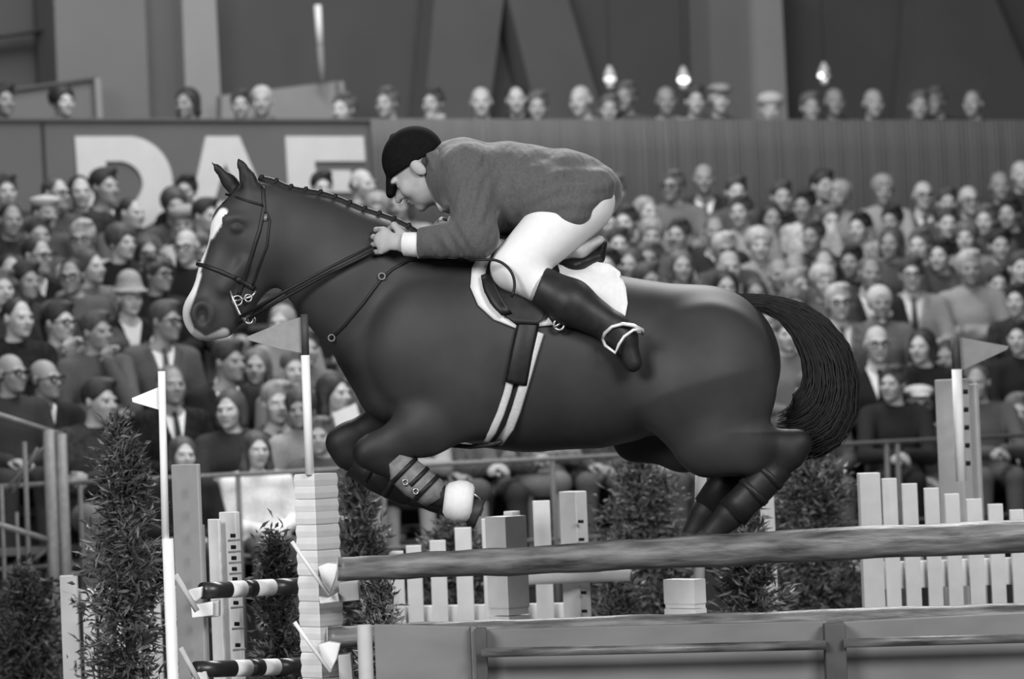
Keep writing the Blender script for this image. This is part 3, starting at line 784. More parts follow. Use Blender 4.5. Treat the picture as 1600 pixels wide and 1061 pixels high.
def hand_sdf(s, wrist, fwd, pal, side, curl=.5, thumb=.5, sc=1.0, spread=1.0):
    "wrist point, pointing direction, palm normal; side = +1 when the thumb lies on fwd x pal"
    f = Vector(fwd).normalized(); n = Vector(pal); n = (n - f * n.dot(f)).normalized(); a = f.cross(n) * side
    w = Vector(wrist)
    P = lambda x, y, z: w + (f * x + a * y + n * z) * sc
    s.rc(P(.015, 0, 0), P(.075, .002, 0), .024 * sc, .028 * sc, .012, n, .55)
    s.rc(P(.07, -.022, 0), P(.07, .024, 0), .014 * sc, .015 * sc, .012)
    for i, (y, L) in enumerate(((.030, .92), (.0105, 1.0), (-.0095, .94), (-.029, .76))):
        p = P(.082 - abs(y - .005) * .18, y * spread, 0); ang = 0.0; r = .0088 * sc
        for j, l in enumerate((.044, .027, .021)):
            ang += curl * (1.0, 1.25, .9)[j]
            q = p + (f * math.cos(ang) + n * math.sin(ang)) * (l * L * sc)
            s.rc(p, q, r, r * .92, .004); p = q; r *= .92
    p = P(.02, .024, .008); d = (f * .75 + a * .66 + n * .25).normalized()
    q = p + d * .042 * sc; s.rc(p, q, .014 * sc, .0105 * sc, .008)
    d2 = (f * (.9 - thumb * .3) + n * thumb + a * (.2 - thumb * .6)).normalized(); q2 = q + d2 * .03 * sc; s.rc(q, q2, .0105 * sc, .0095 * sc, .005)
    q3 = q2 + (d2 + n * .3 * thumb - a * .2).normalized() * .024 * sc; s.rc(q2, q3, .0095 * sc, .008 * sc, .004)

# ------------------------------------------------------------------ the rider
M_skin_r = mat('rider_skin', .32, .6, .1, 25, .03)
M_jacket = mat('riding_jacket_wool', .082, .9, .12, 90, .12, .15, sheen=.2)
def add_folds(m, scale, dist, strength, stretch):
    nt = m.node_tree; b = nt.nodes['Principled BSDF']; tc = nt.nodes.new('ShaderNodeTexCoord'); mp = nt.nodes.new('ShaderNodeMapping'); mp.inputs['Scale'].default_value = stretch; mp.inputs['Rotation'].default_value = (0, .6, 0)
    nz = nt.nodes.new('ShaderNodeTexNoise'); nz.inputs['Scale'].default_value = scale; nz.inputs['Detail'].default_value = 2
    nt.links.new(tc.outputs['Object'], mp.inputs[0]); nt.links.new(mp.outputs[0], nz.inputs[0])
    bp = nt.nodes.new('ShaderNodeBump'); bp.inputs['Strength'].default_value = strength; bp.inputs['Distance'].default_value = dist
    nt.links.new(nz.outputs[0], bp.inputs['Height'])
    if b.inputs['Normal'].links: nt.links.new(b.inputs['Normal'].links[0].from_socket, bp.inputs['Normal'])
    nt.links.new(bp.outputs[0], b.inputs['Normal'])
add_folds(M_jacket, 7, .05, .6, (2.2, 1, .7))
M_breech = mat('white_breeches', .66, .8, .03, 40, .05)
M_bootl = mat('black_boot_leather', .016, .5, .25, 30, .03, .3)
M_hatv = mat('black_velvet', .006, .95, .2, 60, 0, .1)
M_brown = mat('dark_hair', .02, .6, .3, 80)
rider = empty('person', mat4=HM)
tag(rider, 'rider in riding jacket, white breeches and black hunting cap crouched over the jumping horse', 'person')
upv = Vector((-.70, 0, .714)).normalized(); fwv = Vector((-.714, 0, -.70)).normalized()
yax = -fwv; xax = yax.cross(upv)
HRm = Matrix(((xax.x, yax.x, upv.x, 0), (xax.y, yax.y, upv.y, 0), (xax.z, yax.z, upv.z, 0), (0, 0, 0, 1)))
tw = Matrix.Rotation(math.radians(-10), 4, 'Z')
HRm = HRm @ tw
HRm.translation = hp(653, 262, -6)
HSC = 1.14
body = head_sdf(1.05).xform(HRm, HSC)
body.rc(hp(668, 272, 0), hp(715, 280, 0), .058, .066, .03)
def torso(s, g=0.0):
    s.rc(hp(722, 278, 0), hp(800, 294, 0), 50 / S + g, 60 / S + g, .06, LAT, 1.38)
    s.rc(hp(800, 294, 0), hp(880, 300, 0), 60 / S + g, 56 / S + g, .06, LAT, 1.25)
    s.rc(hp(880, 300, 0), hp(922, 302, 0), 54 / S + g, 42 / S + g, .06, LAT, 1.45)
def arm_n(s, g=0.0):
    s.rc(hp(732, 268, -62), hp(746, 372, -112), 34 / S + g, 25 / S + g, .05); s.rc(hp(746, 374, -112), hp(640, 384, -78), 25 / S + g, 15 / S + g, .03)
def arm_f(s, g=0.0):
    s.rc(hp(732, 268, 62), hp(752, 356, 108), 34 / S + g, 26 / S + g, .05); s.rc(hp(752, 356, 108), hp(716, 356, 74), 26 / S + g, 17 / S + g, .03)
def leg(s, sd, g=0.0):
    s.rc(hp(905, 318, sd * 45), hp(806, 418, sd * 98), 50 / S + g, 35 / S + g, .04)
    s.rc(hp(806, 421, sd * 98), hp(842, 447, sd * 110), 31 / S + g, 25 / S + g, .03)
def shin(s, sd, g=0.0):
    s.rc(hp(842, 447, sd * 110), hp(890, 474, sd * 124), 25 / S + g, 29 / S + g, .03); s.rc(hp(890, 474, sd * 124), hp(956, 514, sd * 132), 29 / S + g, 18 / S + g, .03)
def foot(s, sd, g=0.0):
    s.rc(hp(956, 512, sd * 132), hp(970, 528, sd * 134), 19 / S + g, 18 / S + g, .02); s.rc(hp(970, 530, sd * 134), hp(984, 566, sd * 138), 17 / S + g, 11 / S + g, .02)
    s.rc(hp(948, 522, sd * 132), hp(960, 530, sd * 132), 11 / S + g, 12 / S + g, .02)
torso(body); arm_n(body); arm_f(body)
for sd_ in (-1, 1): leg(body, sd_); shin(body, sd_); foot(body, sd_)
hand_sdf(body, hp(640, 383, -78), (-1, .12, .12), (.05, 1, -.1), -1, .86, 1.0, 1.26, 1.12)
body.el(hp(600, 380, -54), (.024, .016, .030), .006)
hand_sdf(body, hp(714, 357, 72), (-.8, -.5, .1), (.3, -.8, -.3), 1, 1.0, .9, 1.05)
vs, q = body.arrays(.0046); vs = relaxed(vs, q, 1)
me = np_mesh('body', vs, q); me.materials.append(M_skin_r); me.materials.append(M_eye); me.materials.append(mat('lips', .2, .6))
HI = np.array(HRm.inverted()); fc = face_centers(vs, q); lc = (fc @ HI[:3, :3].T + HI[:3, 3]) / HSC
ey = (np.hypot(np.abs(lc[:, 0]) - .031, (lc[:, 2] + .003) * 1.3) < .0085) & (lc[:, 1] < -.078) & (lc[:, 1] > -.13)
lp = (np.abs(lc[:, 0]) < .022) & (np.abs(lc[:, 2] + .066) < .009) & (lc[:, 1] < -.094) & (lc[:, 1] > -.13)
me.polygons.foreach_set('material_index', np.where(ey, 1, np.where(lp, 2, 0)).astype(np.int32))
link('body', me, rider)
# jacket
jk = SDF()
torso(jk, .016); arm_n(jk, .017); arm_f(jk, .017)
jk.rc(hp(690, 262, 0), hp(720, 262, 0), 38 / S, 46 / S, .04, LAT, 1.3)               # collar
jk.rc(hp(845, 305, -76), hp(886, 328, -82), 42 / S, 37 / S, .03, LAT, .75); jk.rc(hp(886, 326, -82), hp(934, 294, -66), 35 / S, 26 / S, .03, LAT, .9)
jk.rc(hp(845, 305, 76), hp(886, 328, 82), 42 / S, 37 / S, .03, LAT, .75); jk.rc(hp(886, 326, 82), hp(934, 294, 66), 35 / S, 26 / S, .03, LAT, .9)
jk.rc(hp(905, 280, 0), hp(946, 290, 0), 34 / S, 17 / S, .04, LAT, 1.8)
jk.rc(hp(715, 290, -10), hp(760, 335, -10), 36 / S, 30 / S, .05, LAT, 1.6)
# folds
for a, b_, r in (((735, 300), (752, 360), 4), ((772, 262), (742, 300), 3.5), ((790, 330), (832, 270), 4), ((880, 275), (935, 300), 3.5), ((846, 330), (905, 290), 3)):
    pass
def under(X, Y, Z):            # cuff ends, neck opening
    return np.maximum(-(X - (655 - 800) / S), -((640 - 428) / S - Z) * 0 - 9) + 0 * Y
jk.fn(lambda X, Y, Z: (X - (654 - 800) / S) + 0 * Y + 0 * Z, hp(600, 440, -200), hp(654, 345, 200))
vs, q = jk.arrays(.0075); vs = relaxed(vs, q, 2)
fn_ = np.cross(vs[q[:, 2]] - vs[q[:, 0]], vs[q[:, 3]] - vs[q[:, 1]]); vn_ = np.zeros_like(vs)
for i in range(4): np.add.at(vn_, q[:, i], fn_)
vn_ /= np.linalg.norm(vn_, axis=1)[:, None]
jx = vs[:, 0] * S + 800; jy = 640 - vs[:, 2] * S; jl = vs[:, 1] * S
bump_ = lambda x, y, rx, ry: np.exp(-((jx - x) / rx) ** 2 - ((jy - y) / ry) ** 2)
wv = lambda u, lam, ph: np.sin(u / lam * 6.283 + ph)
w1 = wv(jx * .89 + jy * .45 + 5 * np.sin(jy * .05), 19, .6) * bump_(735, 315, 38, 50)
w2 = wv(jx * .24 + jy * .97 + 6 * np.sin(jx * .045), 24, 1.2) * bump_(890, 295, 62, 48)
w3 = wv(jx * .8 - jy * .6 + 4 * np.sin(jx * .07), 20, 0) * bump_(710, 385, 40, 30) * .7
w4 = wv(jx * .9 + jy * .3, 46, 2.0) * bump_(830, 270, 70, 60) * .9
vs = vs + vn_ * ((w1 * 2.4 + w2 * 2.2 + w3 * 2.0 + w4 * 2.2) / S)[:, None]
link('jacket', np_mesh('jacket', vs, q), rider, [M_jacket])
JB = BVHTree.FromPolygons([tuple(v) for v in vs], [tuple(f) for f in q])
b = MB(); b.tube([hp(676, 240, -48), hp(684, 262, -56), hp(694, 292, -52), hp(712, 318, -40)], [(3 / S, 10 / S)] * 4, 8, flat=(0, 1, 0)); b.build('collar', M_jacket, rider, True)
b = MB(); b.tube([hp(680, 300, -20), hp(688, 316, -22), hp(694, 330, -16)], [(8 / S, 6 / S)] * 3, 8); b.build('shirt_collar', M_white, rider, True)
for x, y in ((655, 408), (667, 407), (679, 406)):
    bb = MB(); bb.lathe([(.001, -.003), (.007, -.002), (.007, .002), (.001, .003)], 10, hp(x + 8, y - 5, -90), Vector((0, -1, 0)).to_track_quat('Z', 'Y').to_matrix()); bb.build('cuff_button', M_leather, rider, True)
b = MB(); b.tube([hp(659, 385, -84), hp(634, 383.5, -77)], [(18 / S, 21 / S), (17 / S, 20 / S)], 18); b.build('shirt_cuff', M_white, rider, True, .003)
b = MB(); b.tube([hp(722, 356, 79), hp(712, 357, 70)], [19 / S, 18 / S], 16); b.build('shirt_cuff', M_white, rider, True, .003)
# breeches
br = SDF()
br.rc(hp(880, 300, 0), hp(920, 308, 0), 50 / S, 42 / S, .05, LAT, 1.5)
for sd_ in (-1, 1): leg(br, sd_, .008)
vs, q = br.arrays(.0075); vs = relaxed(vs, q, 2); link('breeches', np_mesh('breeches', vs, q), rider, [M_breech])
for sd_ in (-1, 1):
    bt = SDF(); shin(bt, sd_, .012); foot(bt, sd_, .008)
    bt.fn(lambda X, Y, Z: np.maximum((X - (838 - 800) / S) * .93 + (Z - (640 - 447) / S) * -.37 * -1 * -1 - .004, -9) + 0 * Y, hp(800, 500, sd_ * 130 - 60), hp(860, 400, sd_ * 130 + 60))
    vs, q = bt.arrays(.007); vs = relaxed(vs, q, 1); o = link('riding_boot', np_mesh('riding_boot', vs, q), rider, [M_bootl])
    b = MB(); b.tube([hp(950, 534, sd_ * 132), hp(962, 540, sd_ * 133)], [(11 / S, 12 / S)] * 2, 12); b.build('heel', M_bootl, o, True)
# cap
cap = SDF()
Rm = [list(r) for r in HRm.to_3x3()]
C0 = HRm @ Vector((0, .014, .040)); hv_ = lambda x, y, z: HRm @ Vector((x * 1.0, y, z))
cap.el(C0, (.096, .122, .112), .01, Rm)
n_ = np.array(HRm.to_3x3()); o_ = np.array(HRm @ Vector((0, 0, .020)))
cap.fn(lambda X, Y, Z: (X - o_[0]) * n_[0, 2] + (Y - o_[1]) * n_[1, 2] + (Z - o_[2]) * n_[2, 2] - 0.0 + ((X - o_[0]) * n_[0, 1] + (Y - o_[1]) * n_[1, 1] + (Z - o_[2]) * n_[2, 1]) * .22, C0 - Vector((.25, .25, .25)), C0 + Vector((.25, .25, .25)), .006)
cap.rc(hv_(-.038, -.108, .022), hv_(.038, -.108, .022), .013, .013, .02); cap.rc(hv_(-.028, -.138, .004), hv_(.028, -.138, .004), .011, .011, .03)
cap.rc(hv_(0, -.11, .026), hv_(0, -.148, .0), .02, .009, .03)
cap.el(hv_(0, .014, .152), (.012, .012, .006), .006, Rm)
vs, q = cap.arrays(.006); vs = relaxed(vs, q, 2)
cp = link('riding_cap', np_mesh('riding_cap', vs, q), rider, [M_hatv])
hr = SDF(); hr.el(HRm @ Vector((0, .034, -.012)), (.083, .085, .07), .02, Rm)
hr.el(HRm @ Vector((0, -.06, -.03)), (.12, .075, .12), .01, Rm, sub=True)
vs, q = hr.arrays(.006); vs = relaxed(vs, q, 1); link('hair', np_mesh('hair', vs, q), rider, [M_brown])
b = MB(); b.tube([hp(735, 409, -135), hp(752, 409, -142)] + [hp(766 + 38 * math.sin(math.radians(a)), 447 - 38 * math.cos(math.radians(a)), -150) for a in range(0, 128, 8)], 2.3 / S, 6)
whip = b.build('riding_whip', M_leather, None, True); whip.matrix_world = HM
tag(whip, 'thin dark whip lash looping across the rider\'s white knee', 'whip')
# ================================================================== jumps, flags, fences and shrubs on the arena floor
M_wp = mat('white_jump_paint', .72, .6, .05, 14, .04)
M_wp2 = mat('worn_white_paint', .66, .65, .10, 9, .05)
M_gp = mat('grey_jump_paint', .30, .7, .06, 14, .05)
M_gp2 = mat('pale_grey', .42, .7, .07, 14, .05)
M_dk = mat('black_pole_paint', .02, .35, .2, 20, .02, .5)
M_hole = mat('pin_hole', .01, .9, .1, 10)
def wood(name, lo, hi, sx):
    m = mat(name, (lo + hi) / 2, .42, (hi - lo) / (hi + lo), 9, .6, .45, stretch=sx)
    return m
M_log = wood('bark_stripped_pole', .03, .19, (.6, 3.5, 3.5))
M_panel = mat('stained_panel', .155, .7, .22, 3.0, .08, .3, stretch=(.6, 1, 1.4))
M_batten = mat('dark_batten', .07, .7, .3, 6, .1)
def col_pts(xl, xm, xr, y, d, split=.5):
    "ground plan of a square post turned 45 degrees, its near edge seen at xm"
    m = at(xm, y, d); k = d / F
    a = (xm - xl) * k; c = (xr - xm) * k
    L = m + Vector((-a, a, 0)); R = m + Vector((c, c, 0)); B = m + Vector((c - a, a + c, 0))
    return m, L, B, R
def post(parent, name, xl, xm, xr, ytop, d, m, zb=0.0, bevel=.004):
    org = parent.location
    q = col_pts(xl, xm, xr, ytop, d); zt = q[0].z
    b = MB(); b.prism([Vector((p.x, p.y, zb)) - org for p in q], (0, 0, zt - zb))
    return b.build(name, m, parent, bevel=bevel)
def flat(parent, name, xl, xr, ytop, d, m, th=.03, zb=0.0, ybot=None, bevel=.003):
    "board facing the camera"
    org = parent.location
    p0 = at(xl, ytop, d); p1 = at(xr, ytop + (xl - xr) * .04, d)
    z0 = zb if ybot is None else at(xl, ybot, d).z
    zt = (p0.z + p1.z) / 2
    b = MB(); b.prism([Vector(p) - org for p in ((p0.x, p0.y, z0), (p1.x, p1.y, z0), (p1.x, p1.y + th, z0), (p0.x, p0.y + th, z0))], (0, 0, zt - z0))
    return b.build(name, m, parent, bevel=bevel)
def rod(parent, name, p0, p1, r, d, m, d1=None, n=12):
    org = parent.location
    b = MB(); b.tube([at(*p0, d) - org, at(*p1, d1 or d) - org], r * d / F, n); return b.build(name, m, parent, True)
def pennant(parent, poly, d, m):
    org = parent.location; b = MB(); n = len(poly)
    b.prism([at(x, y, d) - org for x, y in poly], (0, .006, 0)); return b.build('pennant', m, parent)
def root(name, x, y, d, label, cat, group=None):
    p = at(x, y, d); o = empty(name, (p.x, p.y, 0)); tag(o, label, cat, group); return o

# --- near standard of turned blocks with its cups
NS = root('jump_standard', 491, 740, 12.6, 'near white and grey jump standard of ridged blocks carrying the top pole', 'jump standard', 'jump standards')
m_, L_, B_, R_ = col_pts(457, 491, 525, 740, 12.6)
ce = (m_ + B_) / 2; hgt = 40 * 12.6 / F; nb = int(m_.z / hgt)
prof = [(0, .945), (.04, .985), (.25, 1.03), (.46, .99), (.5, .975), (.54, .99), (.75, 1.03), (.96, .985), (1, .945)]
def block_mesh(name, corners, c, h, prof, white_right=False):
    b = MB(); n = 4; vs = []
    for f_, s_ in prof:
        for p in corners: q = (Vector((p.x, p.y, 0)) - Vector((c.x, c.y, 0))) * s_; vs.append((q.x, q.y, f_ * h))
    fs = []; mi = []
    for i in range(len(prof) - 1):
        for k in range(4):
            fs.append((i * 4 + k, i * 4 + (k + 1) % 4, (i + 1) * 4 + (k + 1) % 4, (i + 1) * 4 + k)); mi.append(0 if k in (0, 1) else 1)
    fs.append((3, 2, 1, 0)); mi.append(0); e = (len(prof) - 1) * 4; fs.append((e, e + 1, e + 2, e + 3)); mi.append(0)
    b.v = vs; b.f = fs; b.m = mi
    me = b.mesh(name)
    me.materials.append(M_wp); me.materials.append(M_wp if white_right else M_gp2)  # right-hand faces take the darker grey unless white_right, the others stay white
    return me
bme = block_mesh('block', [m_, L_, B_, R_], ce, hgt * .985, prof)
for i in range(nb + 1):
    z = m_.z - hgt * (i + 1)
    if z < -.01: break
    o = link('block', bme, NS); o.location = Vector((ce.x, ce.y, z)) - NS.location
def cup(parent, poly, d, dep, m, name='pole_cup'):
    org = parent.location; b = MB(); b.prism([at(x, y, d) - org for x, y in poly], (0, dep, 0)); return b.build(name, m, parent, bevel=.004)
cup(NS, [(496, 886), (512, 880), (528, 882), (524, 904), (516, 927), (508, 922)], 12.5, .06, M_wp)
cup(NS, [(498, 932), (512, 935), (528, 926), (530, 940), (500, 944)], 12.48, .06, M_wp, 'bracket')
cup(NS, [(529, 911), (560, 908), (562, 938), (531, 941)], 12.52, .1, M_gp2, 'bracket')
cup(NS, [(496, 1008), (514, 1003), (532, 1006), (526, 1030), (516, 1050), (508, 1044)], 12.5, .06, M_wp)
cup(NS, [(528, 1024), (548, 1022), (552, 1066), (530, 1066)], 12.5, .1, M_gp2, 'bracket')
for p0, p1 in (((456, 846), (514, 930)), ((460, 972), (516, 1050))): rod(NS, 'cup_pin', p0, p1, 3.2, 12.44, M_wp2)
rod(NS, 'flag_staff', (484, 742), (477, 555), 7.2, 12.62, M_wp)
rod(NS, 'upper_staff', (477.5, 556), (475.5, 491), 6, 12.62, mat('dark_red_paint', .05, .6))
pennant(NS, [(474, 494), (476, 552), (438, 545), (386, 531), (386, 526), (430, 508)], 12.63, mat('grey_flag_cloth', .24, .9, .08, 30))
# --- left wing: grey board standard with white flag, holed post, striped poles
LW = root('jump_standard', 308, 725, 13.1, 'grey board standard behind the white flag staff, holding two striped poles', 'jump standard', 'jump standards')
post(LW, 'upright', 262, 308, 313, 725, 13.1, M_gp); post(LW, 'side_upright', 300, 316, 320, 820, 13.15, M_gp)
for i in range(8):
    y = 752 + i * 36; rod(LW, 'pin_hole', (261.5 + i * 1.4, y), (265 + i * 1.4, y), 4, 13.05, M_hole)
cup(LW, [(294, 922), (316, 917), (314, 934), (306, 940), (296, 936)], 12.95, .06, M_wp); cup(LW, [(298, 946), (322, 942), (333, 940), (333, 962), (300, 966)], 12.95, .06, M_wp, 'bracket')
cup(LW, [(322, 942), (342, 938), (342, 964), (322, 965)], 12.97, .08, M_gp2, 'bracket'); cup(LW, [(300, 1052), (322, 1049), (326, 1070), (302, 1070)], 12.95, .06, M_wp)
rod(LW, 'cup_pin', (274, 898), (308, 955), 4.5, 12.85, M_gp2); rod(LW, 'cup_pin', (282, 1012), (312, 1068), 4.5, 12.85, M_gp2)
FS = root('flag_staff', 258, 842, 12.3, 'white flag staff with a white pennant pointing left', 'flag')
rod(FS, 'staff', (252.5, 580), (259, 860), 6, 12.3, M_wp)
p = at(262, 842, 12.3); b = MB(); b.tube([Vector((p.x, p.y, 0)) - FS.location, p - FS.location], 9 * 12.3 / F, 14); b.build('socket_pipe', M_wp, FS, True)
pennant(FS, [(250, 604), (251, 641), (207, 628), (206, 622)], 12.31, M_wp)
HP = root('jump_post', 350, 800, 13.6, 'white jump post with a row of pin holes behind the striped poles', 'jump post', 'jump posts')
post(HP, 'upright', 322, 341, 345, 811, 13.6, M_wp2); post(HP, 'upright', 339, 367, 374, 800, 13.6, M_wp2)
for i, y in enumerate((837, 855, 872, 889, 905, 942, 975, 1008)):
    x = 364 + (y - 837) * .045; rod(HP, 'pin_hole', (x - 4, y), (x + 4, y), 3.2, 13.55, M_hole); rod(HP, 'pin', (x - 8, y + 8), (x + 12, y + 6), 1.8, 13.53, M_gp)
def striped(label, y0, y1, bands):
    o = root('striped_pole', 318, y0, 13.3, label, 'pole', 'striped jump poles'); org = o.location
    for x0, x1, m in bands:
        f = lambda x: (x, y0 + (y1 - y0) * (x - 318) / 140)
        b = MB(); b.tube([at(*f(x0), 13.0 + (x0 - 318) / 400) - org, at(*f(x1), 13.0 + (x1 - 318) / 400) - org], 13.2 * 13.1 / F, 18); b.build('stripe', m, o, True)
striped('upper black and white striped pole ending in the left cup', 923, 916, ((317, 357, M_dk), (357, 380, M_wp), (380, 397, M_dk), (397, 425, M_wp), (425, 470, M_dk)))
striped('lower black and white striped pole at the bottom edge', 1046, 1041, ((306, 364, M_dk), (364, 388, M_wp), (388, 408, M_dk), (408, 432, M_wp), (432, 470, M_dk)))
# --- picket fences
def pickets(label, d, items, rails, x, y, m=M_wp):
    o = root('picket_fence', x, y, d, label, 'fence', 'white picket fences')
    for xl, xr, yt in items: flat(o, 'picket', xl, xr, yt, d, m, .03)
    org = o.location
    for x0, x1, ya, yb, slope in rails:
        P = [(x0, ya), (x1, ya + slope), (x1, yb + slope), (x0, yb)]
        b = MB(); b.prism([at(px_, py_, d + .035) - org for px_, py_ in P], (0, .03, 0)); b.build('rail', m, o, bevel=.003)
    return o
f1 = pickets('white picket fence half hidden by the left conifer', 15.0, [(93, 120, 900), (128, 147, 925), (153, 173, 925), (180, 196, 922), (203, 217, 921), (226, 250, 918), (256, 276, 917)], [(95, 270, 921, 950, -5)], 110, 900, M_wp2)
f2 = pickets('white picket fence with rising pickets under the top pole, centre', 15.6, [(608, 630, 862), (634, 658, 853), (671, 696, 845), (710, 736, 825), (752, 768, 811), (800, 822, 860), (832, 859, 783)], [(590, 905, 948, 978, -6)], 700, 850)
f3 = pickets('white picket fence with falling pickets at the right edge', 15.2, [(1378, 1401, 748), (1409, 1433, 756), (1444, 1467, 763), (1476, 1499, 772), (1510, 1534, 780), (1544, 1567, 788), (1578, 1600, 797), (1611, 1634, 806)], [(1376, 1640, 879, 921, -10)], 1500, 780)
hp_ = at(1343, 740, 15.15)
flat(f3, 'end_post', 1342, 1375, 740, 15.1, M_wp, .1)
cpost = root('jump_post', 900, 768, 15.2, 'white and grey holed post standing right of the centre picket fence', 'jump post', 'jump posts')
post(cpost, 'upright', 873, 899, 917, 768, 15.2, M_wp)
for y in (815, 843, 899, 926, 955): rod(cpost, 'pin_hole', (903 + (y - 815) * .04, y), (912 + (y - 815) * .04, y), 2.6, 15.16, M_hole)
MS = root('jump_standard', 790, 805, 14.4, 'pale block standard rising behind the top pole at centre', 'jump standard', 'jump standards')
def block_standard(o, xl, xm, xr, y, d, hpx, prof, wr):
    a = col_pts(xl, xm, xr, y, d); c = (a[0] + a[2]) / 2; h = hpx * d / F
    me = block_mesh('block', list(a), c, h * .98, prof, wr); z = a[0].z - h
    while z > -.02:
        q = link('block', me, o); q.location = Vector((c.x, c.y, max(z, 0))) - o.location; z -= h
pr2 = [(0, .94), (.12, .94), (.16, 1.0), (1, 1.0)]
block_standard(MS, 757, 789, 822, 806, 14.4, 78, pr2, False); post(MS, 'cap', 786, 800, 813, 799, 14.5, M_wp, 1.2)
RS = root('jump_standard', 1080, 905, 13.9, 'low white block standard beside the thin white staff, right of centre', 'jump standard', 'jump standards')
block_standard(RS, 1038, 1084, 1103, 905, 13.9, 46, pr2, True)
WS = root('flag_staff', 1094, 735, 14.2, 'thin white staff below the horse\'s quarters', 'flag')
rod(WS, 'staff', (1096, 700), (1092, 915), 9, 14.3, M_wp)
p = at(1092, 912, 14.3); b = MB(); b.tube([Vector((p.x, p.y, 0)) - WS.location, p - WS.location], 9 * 14.3 / F, 12); b.build('socket_pipe', M_wp2, WS, True)
W2 = root('jump_post', 1197, 760, 15.4, 'small pale post seen behind the hind legs', 'jump post', 'jump posts')
flat(W2, 'upright', 1186, 1208, 745, 15.4, M_wp2)
WP = root('white_pole', 940, 897, 15.0, 'white round pole end right of the centre post, under the top pole', 'pole')
rod(WP, 'pole', (822, 903), (984, 897), 11, 15.15, M_wp2, 15.1, 16)
GP = root('flag_post', 1488, 592, 16.2, 'grey post with white staff and dark pennant at right', 'flag')
post(GP, 'upright', 1464, 1499, 1516, 592, 16.2, M_gp2); post(GP, 'upright', 1512, 1524, 1530, 600, 16.3, M_gp2)
rod(GP, 'staff', (1502, 752), (1495, 577), 8, 15.9, M_wp); rod(GP, 'upper_staff', (1495, 578), (1492, 526), 7, 15.9, mat('dark_red_paint', .05))
pennant(GP, [(1494, 526), (1576, 541), (1574, 546), (1500, 580)], 15.92, mat('grey_flag_cloth', .15))
for i in range(5): rod(GP, 'pin_hole', (1504 + i, 612 + i * 28), (1512 + i, 612 + i * 28), 4, 16.05, M_hole)
# --- the big natural poles and the panel wall
def log(name, label, pts, d, m):
    o = root(name, pts[0][0], pts[0][1], d, label, 'pole', 'natural jump poles'); org = o.location
    rg = random.Random(len(label)); n = 70; P = []; Rr = []
    for i in range(n + 1):
        t = i / n * (len(pts) - 1); j = min(int(t), len(pts) - 2); u = t - j
        x = pts[j][0] * (1 - u) + pts[j + 1][0] * u; y = pts[j][1] * (1 - u) + pts[j + 1][1] * u; r = pts[j][2] * (1 - u) + pts[j + 1][2] * u
        w_ = .9 * math.sin(i * .31) + .7 * math.sin(i * .83 + 1)
        P.append(at(x, y + w_ * .8, d) - org); Rr.append(r * (1 + .025 * math.sin(i * .57 + 2) + .012 * rg.uniform(-1, 1)) * d / F)
    b = MB(); b.tube(P, Rr, 20); ob = b.build('trunk', m, o, True)
    b = MB(); b.tube([P[0] + (P[0] - P[1]).normalized() * .004, P[0] + (P[1] - P[0]).normalized() * .002], Rr[0] * .97, 20); b.build('cut_end', mat('sawn_wood', .35, .7, .15, 30), o)
    return o
log('jump_pole', 'thick round top pole of bare wood across the foreground', [(529, 889, 18.5), (800, 877, 22), (1150, 858, 26), (1640, 835, 26)], 12.35, M_log)
log('jump_pole', 'second bare pole lying along the top of the grey panel wall', [(513, 996, 17), (800, 984, 17), (1200, 972, 17), (1640, 957, 17)], 12.62, M_log)
WL = root('panel_jump', 1000, 990, 12.4, 'grey stained panel wall below the poles with battens and a round rail', 'jump panel')
org = WL.location
def board(name, x0, x1, y0, y1, d, dep, m, bev=.004):
    a, c = at(x0, y0, d), at(x1, y1, d)
    b = MB(); b.prism([Vector(p) - org for p in ((a.x, a.y, 0), (c.x, c.y, 0), (c.x, c.y, c.z), (a.x, a.y, a.z))], (0, dep, 0)); return b.build(name, m, WL, bevel=bev)
board('panel', 584, 735, 976, 979, 12.40, .04, M_panel); board('panel', 758, 1292, 984, 970, 12.40, .04, M_panel); board('panel', 1318, 1650, 972, 955, 12.40, .04, M_panel)
board('batten', 735, 745, 979, 979, 12.36, .06, M_panel); board('batten', 742, 760, 982, 982, 12.33, .06, M_batten)
board('batten', 1288, 1321, 976, 974, 12.30, .08, M_batten)
b = MB(); a = at(569, 976, 12.4); b.tube([Vector((a.x, a.y, 0)) - org, a - org], 12 * 12.4 / F, 14); b.build('end_post', M_gp2, WL, True, .004)
rod(WL, 'rail', (752, 1020), (1290, 1008), 7.5, 12.28, M_log, None, 14); rod(WL, 'rail', (1318, 1005), (1650, 996), 7.5, 12.28, M_log, None, 14)
